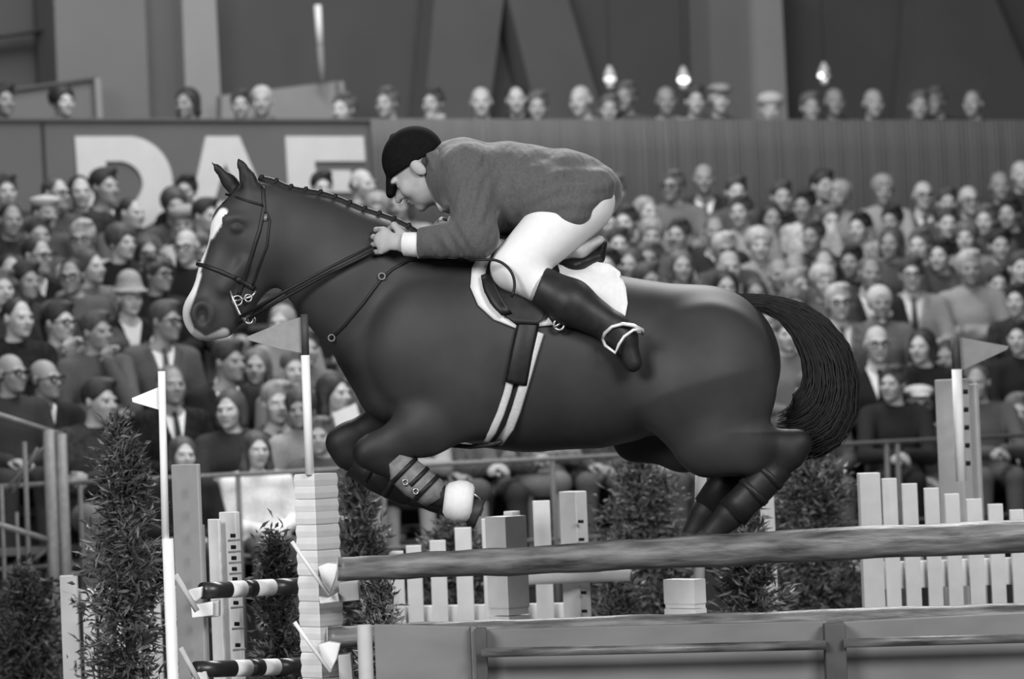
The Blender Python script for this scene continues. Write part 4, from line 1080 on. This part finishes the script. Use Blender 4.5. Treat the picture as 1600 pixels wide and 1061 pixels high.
# --- shrubs
M_leaf = mat('dark_needles', .07, .6, .5, 9, 0, .3); M_leaf2 = mat('mid_needles', .15, .6, .5, 9, 0, .35); M_leaf3 = mat('pale_leaves', .25, .55, .6, 9, 0, .4)
M_stem = mat('stem_bark', .03, .9, .3, 20)
def shrub(name, label, x, ytop, hw, d, n, shape, mats, ln=.075, wd=.012, seed=1, zb=0.0, dep=None, thin=0.0):
    o = root(name, x, ytop, d, label, 'shrub', 'shrubs between the jumps'); r = random.Random(seed)
    H_ = at(x, ytop, d).z - zb; W = hw * d / F; D_ = dep or W * .8
    if zb < .5:
        b = MB(); b.tube([(0, 0, 0), (.01, 0, H_ * .5), (0, .01, H_ * .95)], [.035, .022, .006], 8); b.build('stem', M_stem, o, True)
    vs = []; fs = []; ms = []
    n = int(n * 1.5); nb = max(40, n // 34)
    for i in range(nb):
        h = r.random() ** 1.1 if shape != 'round' else r.random()
        if thin and h < .40 and r.random() < thin: continue
        env = {'cone': (1 - h) ** .75, 'round': math.sqrt(max(0, 1 - (h * 1.7 - .7) ** 2)), 'column': min(1, (1 - h) * 2.2 + .15)}[shape]
        a = r.uniform(0, 2 * math.pi); q = r.uniform(.25, 1) * env
        base = Vector((0, 0, max(.02, H_ * h * .97 - .05))); tip = Vector((math.cos(a) * W * q, math.sin(a) * D_ * q, H_ * h + r.uniform(-.04, .10)))
        for j in range(n // nb):
            u = r.uniform(.2, 1.05); p = base.lerp(tip, u) + Vector((0, 0, -.12 * (u * u) * q * W)) + Vector((r.gauss(0, .025), r.gauss(0, .025), r.gauss(0, .025)))
            dr = ((tip - base).normalized() * .7 + Vector((r.uniform(-1, 1), r.uniform(-1, 1), r.uniform(-.9, .6)))).normalized()
            l = ln * .72 * r.uniform(.5, 1.3); sd = dr.cross(Vector((r.uniform(-1, 1), r.uniform(-1, 1), r.uniform(-1, 1)))).normalized() * wd * .6 * r.uniform(.6, 1.4)
            k = len(vs); up_ = dr.cross(sd).normalized() * wd * .6
            vs += [p, p + dr * l * .5 + sd + up_, p + dr * l, p + dr * l * .5 - sd + up_]; fs += [(k, k + 1, k + 2, k + 3)]; ms.append(0 if r.random() < .6 else 1)
    b = MB(); b.v = [tuple(v) for v in vs]; b.f = fs; b.m = ms
    f = b.build('foliage', list(mats), o, False); f['kind'] = 'stuff'
    return o
shrub('conifer', 'tall dark conifer beside the white flag staff at left', 188, 672, 82, 14.2, 7000, 'column', (M_leaf, M_leaf2), .085, .011, 3, thin=.66)
shrub('conifer', 'narrow conifer between the holed post and ridged standard', 428, 835, 42, 14.0, 3600, 'column', (M_leaf, M_leaf2), .075, .011, 4)
shrub('conifer', 'conifer right behind the ridged standard under the forelegs', 558, 730, 56, 15.6, 4200, 'column', (M_leaf, M_leaf2), .085, .012, 5)
shrub('bush', 'broad dark bush left of the thin white staff under the belly', 1000, 722, 105, 17.4, 8000, 'round', (M_leaf, M_leaf2), .08, .014, 6)
shrub('bush', 'broad dark bush left of the right picket fence', 1270, 715, 105, 17.4, 8000, 'round', (M_leaf, M_leaf2), .08, .014, 7)
shrub('bush', 'grassy bush with pale blades under the hind hooves', 1170, 826, 70, 15.0, 4200, 'round', (M_leaf, M_leaf3), .11, .010, 8)
shrub('bush', 'low bush behind the white pole end', 960, 872, 62, 16.0, 3000, 'round', (M_leaf, M_leaf2), .09, .012, 9)
shrub('bush', 'dark bush behind the centre picket fence', 700, 838, 110, 17.2, 6000, 'round', (M_leaf, M_leaf), .08, .014, 10)
shrub('bush', 'pale sprig beside the panel wall end post', 592, 905, 34, 13.4, 1500, 'round', (M_leaf, M_leaf3), .08, .010, 12)
shrub('bush', 'dark low bush at the bottom left corner', 38, 905, 90, 16.5, 5200, 'round', (M_leaf, M_leaf), .09, .013, 13)
# ================================================================== spectators
M_skin = [mat('face_skin', .31, .6, .08, 25, .02), mat('face_skin_pale', .38, .6, .08, 25, .02), mat('face_skin_tan', .23, .6, .08, 25, .02)]
M_lip = mat('lips', .2, .6)
HAIRM = {'k': mat('hair_black', .022, .6, .5, 40, .3, stretch=(1, 1, .25)), 'b': mat('hair_brown', .05, .6, .5, 40, .3, stretch=(1, 1, .25)), 'm': mat('hair_mid', .10, .6, .45, 40, .3, stretch=(1, 1, .25)), 'f': mat('hair_fair', .22, .6, .4, 40, .3, stretch=(1, 1, .25)), 'w': mat('hair_grey', .36, .7, .35, 40, .3, stretch=(1, 1, .25))}
CLOTH = {}
for c, g in (('k', .015), ('d', .03), ('m', .07), ('g', .13), ('l', .25), ('p', .42), ('w', .68)):
    CLOTH[c] = [mat('cloth_%s' % {'k': 'black', 'd': 'dark', 'm': 'charcoal', 'g': 'grey', 'l': 'light', 'p': 'pale', 'w': 'white'}[c], g, .9, .15, 70, .1, .15), mat('tweed_%s' % {'k': 'black', 'd': 'dark', 'm': 'charcoal', 'g': 'grey', 'l': 'light', 'p': 'pale', 'w': 'white'}[c], g, .95, .5, 45, .15, .1)]
SHADE = {'k': 'black', 'd': 'dark', 'm': 'charcoal', 'g': 'grey', 'l': 'light', 'p': 'pale', 'w': 'white'}
XL = (1, 0, 0)
HC = Vector((0, -.03, .74))                       # head centre above the seat
T4 = lambda v: Matrix.Translation(v)
ARMS = {'a': [((.19, .01, .52), (.255, -.03, .25), (.075, -.23, .20)), ((-.19, .01, .52), (-.255, -.03, .25), (-.06, -.25, .215))],
        'b': [((.19, .01, .52), (.245, -.12, .27), (-.07, -.22, .31)), ((-.19, .01, .52), (-.245, -.12, .27), (.08, -.235, .27))],
        'c': [((.19, .01, .52), (.17, -.24, .24), (.045, -.175, .545)), ((-.19, .01, .52), (-.25, -.08, .25), (.06, -.22, .24))],
        'd': [((.19, .0, .52), (.22, -.26, .26), (.05, -.40, .28)), ((-.19, .0, .52), (-.22, -.26, .26), (-.04, -.41, .27))]}
def bt_torso(s, g=0.0):
    s.rc((0, .0, .12), (0, .015, .40), .105 + g, .11 + g, .05, XL, 1.35)
    s.rc((-.145, .02, .52), (.145, .02, .52), .055 + g, .055 + g, .07)
    s.rc((0, .02, .40), (0, .02, .52), .10 + g, .07 + g, .05, XL, 1.5)
def bt_arms(s, pose, g=0.0):
    for a, e, w in ARMS[pose]:
        s.rc(a, e, .050 + g, .040 + g, .03); s.rc(e, w, .040 + g, .027 + g, .02)
def bt_legs(s, g=0.0, shin=True):
    for q in (-1, 1):
        s.rc((q * .09, .0, .09), (q * .11, -.44, .10), .082 + g, .06 + g, .04)
        if shin: s.rc((q * .11, -.44, .09), (q * .115, -.43, -.36), .056 + g, .038 + g, .02)
def turned(vs, yaw, pitch=0.0):
    "turn the head of a body about the neck"
    wgt = np.clip((vs[:, 2] - .55) / .07, 0, 1) * (np.hypot(vs[:, 0], vs[:, 1] + .03) < .16) * (vs[:, 2] > .50)
    wgt = wgt * wgt * (3 - 2 * wgt); a = wgt * yaw; p = wgt * pitch
    y0, z0 = .02, .60
    x, y, z = vs[:, 0], vs[:, 1] - y0, vs[:, 2] - z0
    y, z = y * np.cos(p) - z * np.sin(p), y * np.sin(p) + z * np.cos(p)
    x, y = x * np.cos(a) - y * np.sin(a), x * np.sin(a) + y * np.cos(a)
    return np.stack([x, y + y0, z + z0], 1)
def turnmat(yaw, pitch=0.0):
    return T4((0, .02, .60)) @ Matrix.Rotation(yaw, 4, 'Z') @ Matrix.Rotation(pitch, 4, 'X') @ T4((0, -.02, -.60))
YAWS = [math.radians(a) for a in (-28, 0, 28)]
BODY = {}
for pose in 'abcd':
    s = head_sdf().xform(T4(HC)); s.pr += neck_sdf().xform(T4(HC)).pr
    bt_torso(s); bt_arms(s, pose); bt_legs(s)
    for q in (-1, 1): s.rc((q * .115, -.40, -.40), (q * .13, -.58, -.42), .042, .03, .02)
    for (a, e, w), sd_ in zip(ARMS[pose], (1, -1)):
        d = (Vector(w) - Vector(e)).normalized()
        if pose == 'c' and sd_ == 1: hand_sdf(s, w, (-.3, -.1, .9), (0, .9, .2), 1, .9, .5, .95)
        else: hand_sdf(s, w, (d.x, d.y, d.z * .4), (0, .15, -1) if pose != 'b' else (0, 1, 0), sd_, .45, .5, .95)
    vs, q = s.arrays(.0085)
    lc = face_centers(vs, q) - np.array(HC)
    ey = (np.hypot((np.abs(lc[:, 0]) - .031) * .8, (lc[:, 2] + .003) * 1.3) < .0085) & (lc[:, 1] < -.066) & (lc[:, 1] > -.15)
    lp = (np.abs(lc[:, 0]) < .024) & (np.abs(lc[:, 2] + .066) < .009) & (lc[:, 1] < -.085) & (lc[:, 1] > -.15)
    bw = (np.abs(np.abs(lc[:, 0]) - .030) < .018) & (np.abs(lc[:, 2] - .021) < .006) & (lc[:, 1] < -.07) & (lc[:, 1] > -.15)
    mi = np.where(ey, 1, np.where(lp, 2, 0)).astype(np.int32)
    for i, yw in enumerate(YAWS):
        me = np_mesh('body', relaxed(turned(vs, yw), q, 0), q)
        for m in (M_skin[0], M_eye, M_lip): me.materials.append(m)
        me.polygons.foreach_set('material_index', mi); BODY[pose, i] = me
COAT = {}; SHIRT = None; TROU = None
for pose in 'abcd':
    for kind in ('suit', 'coat'):
        s = SDF(); bt_torso(s, .022); bt_arms(s, pose, .017)
        for q in (-1, 1): s.rc((q * .09, .0, .09), (q * .10, -.16, .10), .105, .092, .04)
        s.rc((-.06, .03, .575), (.06, .03, .575), .035, .035, .05)
        if kind == 'suit':
            for q in (-1, 1):
                s.rc((q * .10, -.055, .57), (q * .03, -.125, .34), .016, .013, .012)
            s.fn(lambda X, Y, Z: np.maximum(np.maximum(np.abs(X) - .075 * np.clip((Z - .30) / .27, 0, 1.2), Y - .0) + 0 * Z, .28 - Z), (-.1, -.25, .28), (.1, .02, .70))
            s.fn(lambda X, Y, Z: np.hypot(X, Y - .01) - .062 + 0 * Z, (-.1, -.2, .55), (.1, .2, .75))
        else:
            for k in range(10):
                a, b_ = k / 10 * 6.283, (k + 1) / 10 * 6.283
                s.rc((.075 * math.cos(a), .02 + .07 * math.sin(a), .588 - .02 * math.sin(a) * -1), (.075 * math.cos(b_), .02 + .07 * math.sin(b_), .588 + .02 * math.sin(b_)), .022, .022, .012)
            s.fn(lambda X, Y, Z: np.hypot(X, Y - .02) - .055 + 0 * Z, (-.1, -.2, .56), (.1, .2, .75))
        vs, q = s.arrays(.0115); COAT[pose, kind] = np_mesh('coat', relaxed(vs, q, 1), q)
s = SDF(); bt_torso(s, .008); s.rc((0, .028, .56), (0, .03, .615), .062, .060, .02)
s.fn(lambda X, Y, Z: .30 - Z + 0 * X + 0 * Y, (-.3, -.3, .0), (.3, .3, .32)); vs, q = s.arrays(.011); SHIRT = np_mesh('shirt', relaxed(vs, q, 1), q)
s = SDF(); bt_legs(s, .014); vs, q = s.arrays(.012); TROU = np_mesh('trousers', relaxed(vs, q, 1), q)
s = SDF(); s.rc((-.09, 0, .09), (.09, 0, .09), .10, .10, .05); s.rc((-.11, -.42, .09), (.11, -.42, .09), .075, .075, .05); s.rc((0, 0, .09), (0, -.42, .09), .09, .07, .05, XL, 2.0); bt_legs(s, .014, False)
vs, q = s.arrays(.013); SKIRT = np_mesh('skirt', relaxed(vs, q, 1), q)
b = MB(); b.tube([(0, -.062, .575), (0, -.085, .54), (0, -.115, .46), (0, -.128, .32)], [(.018, .008), (.014, .008), (.02, .006), (.026, .006)], 8, flat=XL); TIE = b.mesh('tie', True)
def hair_mesh(kind):
    s = SDF(); r = random.Random(hash(kind) % 7 + 3)
    face = lambda rx, rz, zc: s.el((0, -.10, zc), (rx, .085, rz), .008, sub=True)
    cut = lambda z: s.fn(lambda X, Y, Z: Z - z + 0 * X + 0 * Y, (-.3, -.3, -.4), (.3, .3, z + .02)) if False else s.fn(lambda X, Y, Z: np.maximum(Z - z, -9) + 0 * X + 0 * Y, (-.3, -.3, -.4), (.3, .3, z + .012))
    if kind == 'short': s.el((0, .028, .038), (.082, .097, .088), .01); face(.068, .102, -.03); cut(-.055)
    elif kind == 'side':
        s.el((.004, .024, .046), (.090, .104, .096), .01); s.el((.03, -.035, .110), (.055, .05, .028), .03); face(.070, .104, -.03); cut(-.07)
    elif kind == 'bald': s.el((0, .035, .0), (.086, .088, .058), .01); s.el((0, -.01, .075), (.10, .13, .055), .01, sub=True); face(.085, .1, -.03)
    elif kind == 'bob':
        s.el((0, .030, .036), (.094, .103, .098), .01)
        for q in (-1, 1): s.rc((q * .070, .03, 0), (q * .080, .025, -.085), .034, .028, .03)
        s.rc((0, .08, 0), (0, .08, -.10), .05, .045, .03); face(.068, .108, -.035)
    elif kind == 'long':
        s.el((0, .028, .036), (.094, .104, .096), .01)
        for q in (-1, 1): s.chain([((q * .072, .03, 0), .038), ((q * .085, .02, -.12), .034), ((q * .095, .0, -.24), .024)], .03)
        s.rc((0, .08, 0), (0, .10, -.2), .06, .05, .03); face(.066, .108, -.04)
    elif kind == 'puff': s.el((0, .024, .050), (.104, .112, .105), .01); face(.068, .100, -.035); cut(-.075)
    elif kind == 'curly':
        s.el((0, .024, .045), (.095, .105, .098), .01)
        for i in range(46):
            z = r.uniform(-.4, 1); a = r.uniform(0, 6.283); q = math.sqrt(1 - z * z); p = (.100 * q * math.cos(a), .024 + .108 * q * math.sin(a), .045 + .1 * z); s.el(p, .024, .006)
        face(.068, .098, -.035); cut(-.08)
    vs, q = s.arrays(.0075); return np_mesh('hair', relaxed(vs, q, 1), q)
HAIR = {k: hair_mesh(k) for k in ('short', 'side', 'bald', 'bob', 'long', 'puff', 'curly')}
def hat_mesh(kind):
    s = SDF()
    if kind == 'trilby': s.el((0, -.005, .062), (.135, .155, .013), .012); s.rc((0, .01, .07), (0, .01, .125), .088, .075, .02, (0, 1, 0), 1.15); s.rc((0, -.06, .17), (0, .08, .17), .02, .02, .02, sub=True)
    elif kind == 'cap': s.el((0, -.005, .088), (.098, .125, .045), .01); s.el((0, -.115, .062), (.06, .05, .010), .02); s.fn(lambda X, Y, Z: Z - .048 + 0 * X + 0 * Y, (-.2, -.2, .0), (.2, .2, .06))
    elif kind == 'beret': s.el((.015, .015, .098), (.118, .122, .04), .01); s.el((0, .012, .075), (.09, .10, .03), .02); s.el((.01, .015, .142), .008, .004)
    elif kind == 'scarf':
        s.el((0, .024, .034), (.098, .110, .105), .01); s.rc((-.06, -.02, -.08), (.06, -.02, -.08), .03, .03, .03); s.rc((0, .06, -.02), (0, .06, -.12), .06, .06, .03); s.el((0, -.075, -.135), (.025, .015, .02), .01); s.el((0, -.10, -.03), (.060, .09, .085), .008, sub=True)
    elif kind == 'fur': s.el((0, .012, .085), (.112, .122, .07), .01); s.fn(lambda X, Y, Z: Z - .045 + 0 * X + 0 * Y, (-.2, -.2, .0), (.2, .2, .055))
    elif kind == 'bucket': s.rc((0, .01, .075), (0, .01, .115), .098, .085, .02, (0, 1, 0), 1.08); s.chain([((-.09, -.08, .045), .012), ((0, -.135, .04), .012), ((.09, -.08, .045), .012)], .03); s.el((0, .0, .05), (.128, .145, .016), .02)
    vs, q = s.arrays(.0085); return np_mesh('hat', relaxed(vs, q, 1), q)
HAT = {k: hat_mesh(k) for k in ('trilby', 'cap', 'beret', 'scarf', 'fur', 'bucket')}
b = MB()
for q in (-1, 1):
    ring(b, (q * .034, -.108, .0), .024, .0042, (0, 1, 0), 14, 1.0); b.tube([(q * .058, -.106, .006), (q * .082, -.03, .004), (q * .082, .02, -.004)], .0035, 5)
    b.tube([(q * .012, -.110, .012), (q * .034, -.110, .021), (q * .056, -.107, .014)], .005, 5)
b.tube([(-.012, -.113, .004), (.012, -.113, .004)], .004, 5); GLASS = b.mesh('glasses', True)
MATS_SLOT = lambda o, m: (o.material_slots[0].__setattr__('link', 'OBJECT'), o.material_slots[0].__setattr__('material', m))
for me in list(COAT.values()) + list(HAIR.values()) + list(HAT.values()) + [SHIRT, TROU, SKIRT, TIE]: me.materials.append(M_skin[0])
GLASS.materials.append(M_leather)

# px py who hair(style+tone) coat-shade flags   who: m man, w woman, s spectator, c child
# flags: g glasses, v open suit with shirt, t dark tie, hats T trilby C cap B beret S headscarf F fur hat U bucket hat (+ tone after ':'), poses 1 arms folded 2 hand at chin 3 leaning forward, < = > head turn, ^ taller
LEFT = """
17 344 s short-k d =
88 303 m short-b m g>
70 334 w puff-b m B:p>
163 293 m side-k k v>^
206 334 w short-k m >
273 322 w puff-b m =
288 351 w bob-f l F:l<
128 374 m side-w l g<
190 380 w puff-b k >
60 368 s side-b m =
59 400 m short-k k gvt>
142 417 w bob-b g >
112 432 w short-k m g<
230 397 w bob-b k g=
248 430 w curly-b k g>
291 386 m bald-w k g<
16 425 s short-k k =
2 452 s side-m d =
203 466 w short-b k U:l=v
28 497 m short-k k >
93 505 m side-k g g>2
151 519 w side-b m >2
259 503 m side-b m gv>
18 584 m bald-b d g>
71 593 m bald-b k gv>
156 628 m side-k d >1
268 602 m short-m k v=t
358 566 m side-k k v>
400 574 w bob-m m <
459 578 s side-m g =
359 640 w bob-b d <
432 631 m side-f m v=
523 615 w long-k m >
286 712 c bob-b k =
401 703 c long-b w =
500 682 c side-m m <
503 294 w side-k m =
567 289 m bald-m m >
290 300 s side-k k <
322 338 s side-k k >
590 330 w puff-f l <
625 322 w bob-b l <
8 300 s side-b d =
125 300 s short-k d =
318 400 s side-b d =
440 505 w bob-f l <
478 545 s side-b g =
540 560 s side-k m =
470 640 w puff-b l <
40 440 s side-k d >
"""
RIGHT = """
1052 292 w side-m g g<
1100 280 m bald-w d v=t
1010 332 w bob-f l >
978 348 s side-b m <
952 352 s side-k m =
1018 370 w puff-f g =
1060 368 s side-b d <
1117 362 m short-m d v=
966 382 s side-b m =
950 416 s side-k m <
985 414 w bob-b m <
1012 405 s side-m g =
1064 416 w bob-m m =
1132 392 m side-w m g=
1140 418 m bald-w l =
1186 384 w puff-w l =
1205 342 w bob-k m =
1157 332 s side-b l <
1221 308 s side-b d =
1011 440 s side-b m >
1076 441 s short-k d =
1134 449 w bob-k g =
1218 430 m bald-w m =
1312 308 w puff-f l <
1285 292 s side-k m >
1297 346 s side-m g =
1343 357 m side-k d v<
1380 299 w puff-f l =
1257 322 s side-k p <
1393 347 s side-k l <
1392 381 w bob-b m <
1288 414 m short-b m =
1287 442 s puff-w m =
1360 427 m short-m d v=
1243 420 m bald-w g =
1244 446 w side-f g >
1443 306 m bald-w k gv=t
1480 318 s side-b m =
1514 314 m bald-m d g=
1563 291 m bald-m d =
1540 345 s side-m m <
1510 372 w puff-m l <
1562 384 m side-k m =
1437 384 s side-m m <
1424 430 m side-b l gv=
1597 275 m short-w d =
1594 420 s side-b d =
1577 335 s side-k k <
1310 474 m side-w g g=v
1375 474 w bob-m g S:p=
1371 538 m bald-w k gv=^
1440 542 w bob-k k <
1230 523 s side-m g =
1203 505 s side-b m <
1514 420 m side-w l 1=
1436 633 m bald-w m gC:p=
1590 645 m side-m k v=
1592 528 s side-k k <
1528 598 s short-b m 3<
1180 460 w bob-b l =
1240 480 s puff-m l =
1270 370 s side-b d <
1395 600 s side-b k 3<
1150 300 s side-b m =
960 300 s side-m m =
1330 410 s side-k d <
1480 350 s side-b d =
1470 400 s side-k m <
1590 470 s side-k d <
1560 445 s side-b m =
1480 560 w bob-k k <
1265 610 s side-m m =
"""
HIDDEN = """
636 612 w bob-b l 3=
700 616 w bob-m g =
758 608 s side-b m =
845 600 w bob-b g 3>
925 596 s side-m m =
1010 590 s side-b d =
1100 584 s side-b m =
"""
GALLERY = """
4 158 s side-k k >
98 160 w puff-k k >
292 162 w bob-k k <
376 164 c side-b l =
409 158 m short-w m =
536 172 m side-m d <
604 162 w side-m g <
676 162 w side-b l <2
752 160 m bald-m k v=
807 156 s short-k k =
839 168 s side-m k =
907 158 m bald-w g v<
952 172 s side-m m =
978 152 s side-m m <
1041 158 m bald-m l v=
1086 158 w side-b m =
1124 156 m bald-m m C:l=
1204 172 s puff-w p F:p=
1266 168 s side-m k v=
1304 160 s bald-m k =
1365 162 m bald-m k =
1436 166 s side-m d =
1461 160 w side-m d <
1520 162 m short-m d <
"""
HATN = {'T': 'trilby', 'C': 'cap', 'B': 'beret', 'S': 'scarf', 'F': 'fur', 'U': 'bucket'}
HATW = {'T': 'trilby', 'C': 'flat cap', 'B': 'beret', 'S': 'headscarf', 'F': 'fur hat', 'U': 'bucket hat'}
HAIRW = {'short': 'short-haired', 'side': 'full-haired', 'bald': 'balding', 'bob': 'bob-haired', 'long': 'long-haired', 'puff': 'puff-haired', 'curly': 'curly-haired'}
TONEW = {'k': 'black', 'b': 'brown', 'm': 'mid-brown', 'f': 'fair', 'w': 'grey'}
people = []
def parse(txt, block):
    for ln in txt.strip().split('\n'):
        f_ = ln.split(); x, y, who, hair, sh = float(f_[0]), float(f_[1]), f_[2], f_[3], f_[4]; fl = f_[5] if len(f_) > 5 else ''
        style, tone = hair.split('-')
        people.append(dict(x=x, y=y, who=who, style=style, tone=tone, sh=sh, fl=fl, block=block, i=len(people)))
parse(LEFT, 'left'); parse(RIGHT, 'right'); parse(HIDDEN, 'hidden'); parse(GALLERY, 'gallery')
HZ0 = SEAT0 + .74; SL = RISE / .75
for P in people:
    if P['block'] == 'gallery': P['t'] = 6.95; P['row'] = 9; P['pt'] = at_t(P['x'], P['y'], 6.95); continue
    r = ray(P['x'], P['y']); c0 = (CAM - SP0).dot(SV)
    d = (HZ0 + SL * c0 - CAM.z) / (r.z - SL * r.dot(SV))
    t = c0 + r.dot(SV) * d
    if P['block'] == 'hidden': t = 0.0
    if P['y'] > 675 and P['block'] == 'left': t = -.62
    k = max(-1 if P['who'] in 'cw' and P['y'] > 675 else 0, min(7, round(t / .75))); P['row'] = k
    t2 = .75 * k + max(-.16, min(.16, .4 * (t - .75 * k))); best = None
    for dt in (0, .14, -.14, .26, -.26):
        tc = t2 + dt
        if not (-.7 <= tc <= 5.75) or (P['block'] == 'hidden' and dt): continue
        q = at_t(P['x'], P['y'], tc); s_ = (q - SP0).dot(SU); cost = abs(dt) * .12
        for Q in people:
            if Q is P: break
            if Q['block'] == 'gallery': continue
            cost += max(0, .46 - abs(s_ - Q['s'])) * max(0, .62 - abs(tc - Q['t'])) * 6
        if best is None or cost < best[0]: best = (cost, tc, q, s_)
    P['t'], P['pt'], P['s'] = best[1:]
ORD = ['', 'first', 'second', 'third', 'fourth', 'fifth', 'sixth', 'seventh', 'eighth', 'ninth', 'tenth', 'eleventh', 'twelfth', 'thirteenth', 'fourteenth', 'fifteenth', 'sixteenth', 'seventeenth', 'eighteenth', 'nineteenth', 'twentieth', 'twenty-first', 'twenty-second', 'twenty-third', 'twenty-fourth', 'twenty-fifth', 'twenty-sixth']
def where(P):
    grp = sorted([Q for Q in people if Q['block'] == P['block'] and Q['row'] == P['row']], key=lambda Q: Q['x']); n = grp.index(P) + 1
    if P['block'] == 'gallery': return '%s from left along upper gallery' % ORD[n]
    if P['block'] == 'hidden': return '%s from left, front row behind horse belly' % ORD[n]
    row = 'front' if P['row'] == 0 else 'rail-side' if P['row'] < 0 else ORD[P['row'] + 1]
    return '%s from left, %s row %s of horse' % (ORD[n], row, P['block'])
def spectator(P):
    r = random.Random(P['i'] * 13 + 5); fl = P['fl']; who = P['who']
    sc = (1.12 if P['block'] == 'gallery' else 1.05) * {'m': 1.0, 'w': .95, 's': .97, 'c': .86}[who] * r.uniform(.97, 1.03)
    if '^' in fl: sc *= 1.06
    turn = 0 if '<' in fl else (2 if '>' in fl else 1)
    base = STAND_YAW * (.75 if P['block'] == 'left' else .15) + r.uniform(-.12, .12)
    pose = 'a'
    if '1' in fl: pose = 'b'
    elif '2' in fl: pose = 'c'
    elif '3' in fl: pose = 'd'
    elif r.random() < .25: pose = r.choice('bd')
    tilt = Matrix.Rotation(r.uniform(-.05, .05), 4, 'Y') @ Matrix.Rotation(r.uniform(-.02, .05), 4, 'X')
    Rm_ = Matrix.Rotation(base, 4, 'Z') @ tilt
    tm = turnmat(YAWS[turn])
    off = Rm_ @ ((tm @ HC) * sc); loc = P['pt'] - off
    o = empty('person', mat4=Matrix.LocRotScale(loc, Rm_.to_quaternion(), Vector((sc, sc, sc))))
    bd = link('body', BODY[pose, turn], o); MATS_SLOT(bd, r.choice(M_skin))
    suit = 'v' in fl
    c = link('coat', COAT[pose, 'suit' if suit else 'coat'], o); MATS_SLOT(c, CLOTH[P['sh']][1 if r.random() < .35 else 0])
    if suit:
        s_ = link('shirt', SHIRT, o); MATS_SLOT(s_, CLOTH['w' if r.random() < .75 else 'p'][0])
        if who != 'w': t_ = link('tie', TIE, o); MATS_SLOT(t_, CLOTH[r.choice('kdm')][0])
    if P['row'] <= 1 or P['block'] == 'hidden':
        l = link('skirt' if who == 'w' else 'trousers', SKIRT if who == 'w' else TROU, o); MATS_SLOT(l, CLOTH[r.choice('kdmmg')][0])
    hat = next((h for h in HATN if h in fl), None)
    HMx = tm @ T4(HC)
    if not (hat == 'S'):
        st = P['style']
        if hat and st in ('puff', 'curly'): st = 'short'
        h = link('hair', HAIR[st], o); h.matrix_local = HMx @ Matrix.Diagonal((1, 1, 1, 1)); MATS_SLOT(h, HAIRM[P['tone']])
    tone = None
    if hat:
        tone = fl[fl.index(':') + 1]; h = link('hat', HAT[HATN[hat]], o); h.matrix_local = HMx; MATS_SLOT(h, CLOTH[tone][0])
    if 'g' in fl: g_ = link('glasses', GLASS, o); g_.matrix_local = HMx
    noun = {'m': 'man', 'w': 'woman', 's': 'spectator', 'c': 'child'}[who]
    if hat: a = '%s in %s %s' % (noun, SHADE[tone], HATW[hat])
    else: a = '%s %s' % (TONEW[P['tone']] + '-haired' if P['style'] != 'bald' else 'balding', noun)
    g = ' with glasses' if 'g' in fl else ''
    lab = '%s%s, %s %s, %s' % (a, g, SHADE[P['sh']], 'suit' if suit else 'coat', where(P))
    if len(lab.replace(',', ' ').split()) > 16: lab = lab.replace(' with glasses', '')
    tag(o, lab, 'person', {'left': 'spectators left of the horse', 'right': 'spectators right of the horse', 'hidden': 'spectators behind the horse', 'gallery': 'spectators in the upper gallery'}[P['block']])
    return o
for P in people: spectator(P)
# papers held in the crowd
def paper(label, poly, t, sag=.02):
    pts = [at_t(x, y, t) for x, y in poly]; c = sum(pts, Vector()) / 4
    o = None; b = MB(); n = 5; vs = []
    for i in range(n + 1):
        for j in (0, 1):
            u = i / n; p = (pts[0].lerp(pts[1], u) if j == 0 else pts[3].lerp(pts[2], u)); vs.append(p - c - SV * (sag * math.sin(math.pi * u)))
    vs += [v + SV * .004 for v in vs]; N = 2 * (n + 1); fs = []
    for i in range(n):
        a = 2 * i; fs += [(a, a + 2, a + 3, a + 1), (N + a, N + a + 1, N + a + 3, N + a + 2)]
    b.add(vs, fs); o = b.build('newspaper', mat('paper', .72, .9, .05, 60), None, True); o.location = c; tag(o, label, 'newspaper', 'papers held by spectators'); return o
paper('white folded paper held up beside the balding man at left', [(247, 392), (276, 380), (274, 418), (262, 402)], 3.2)
paper('white paper in front of the long-haired woman, above the far foreleg', [(520, 645), (556, 630), (562, 650), (526, 672)], -.5)
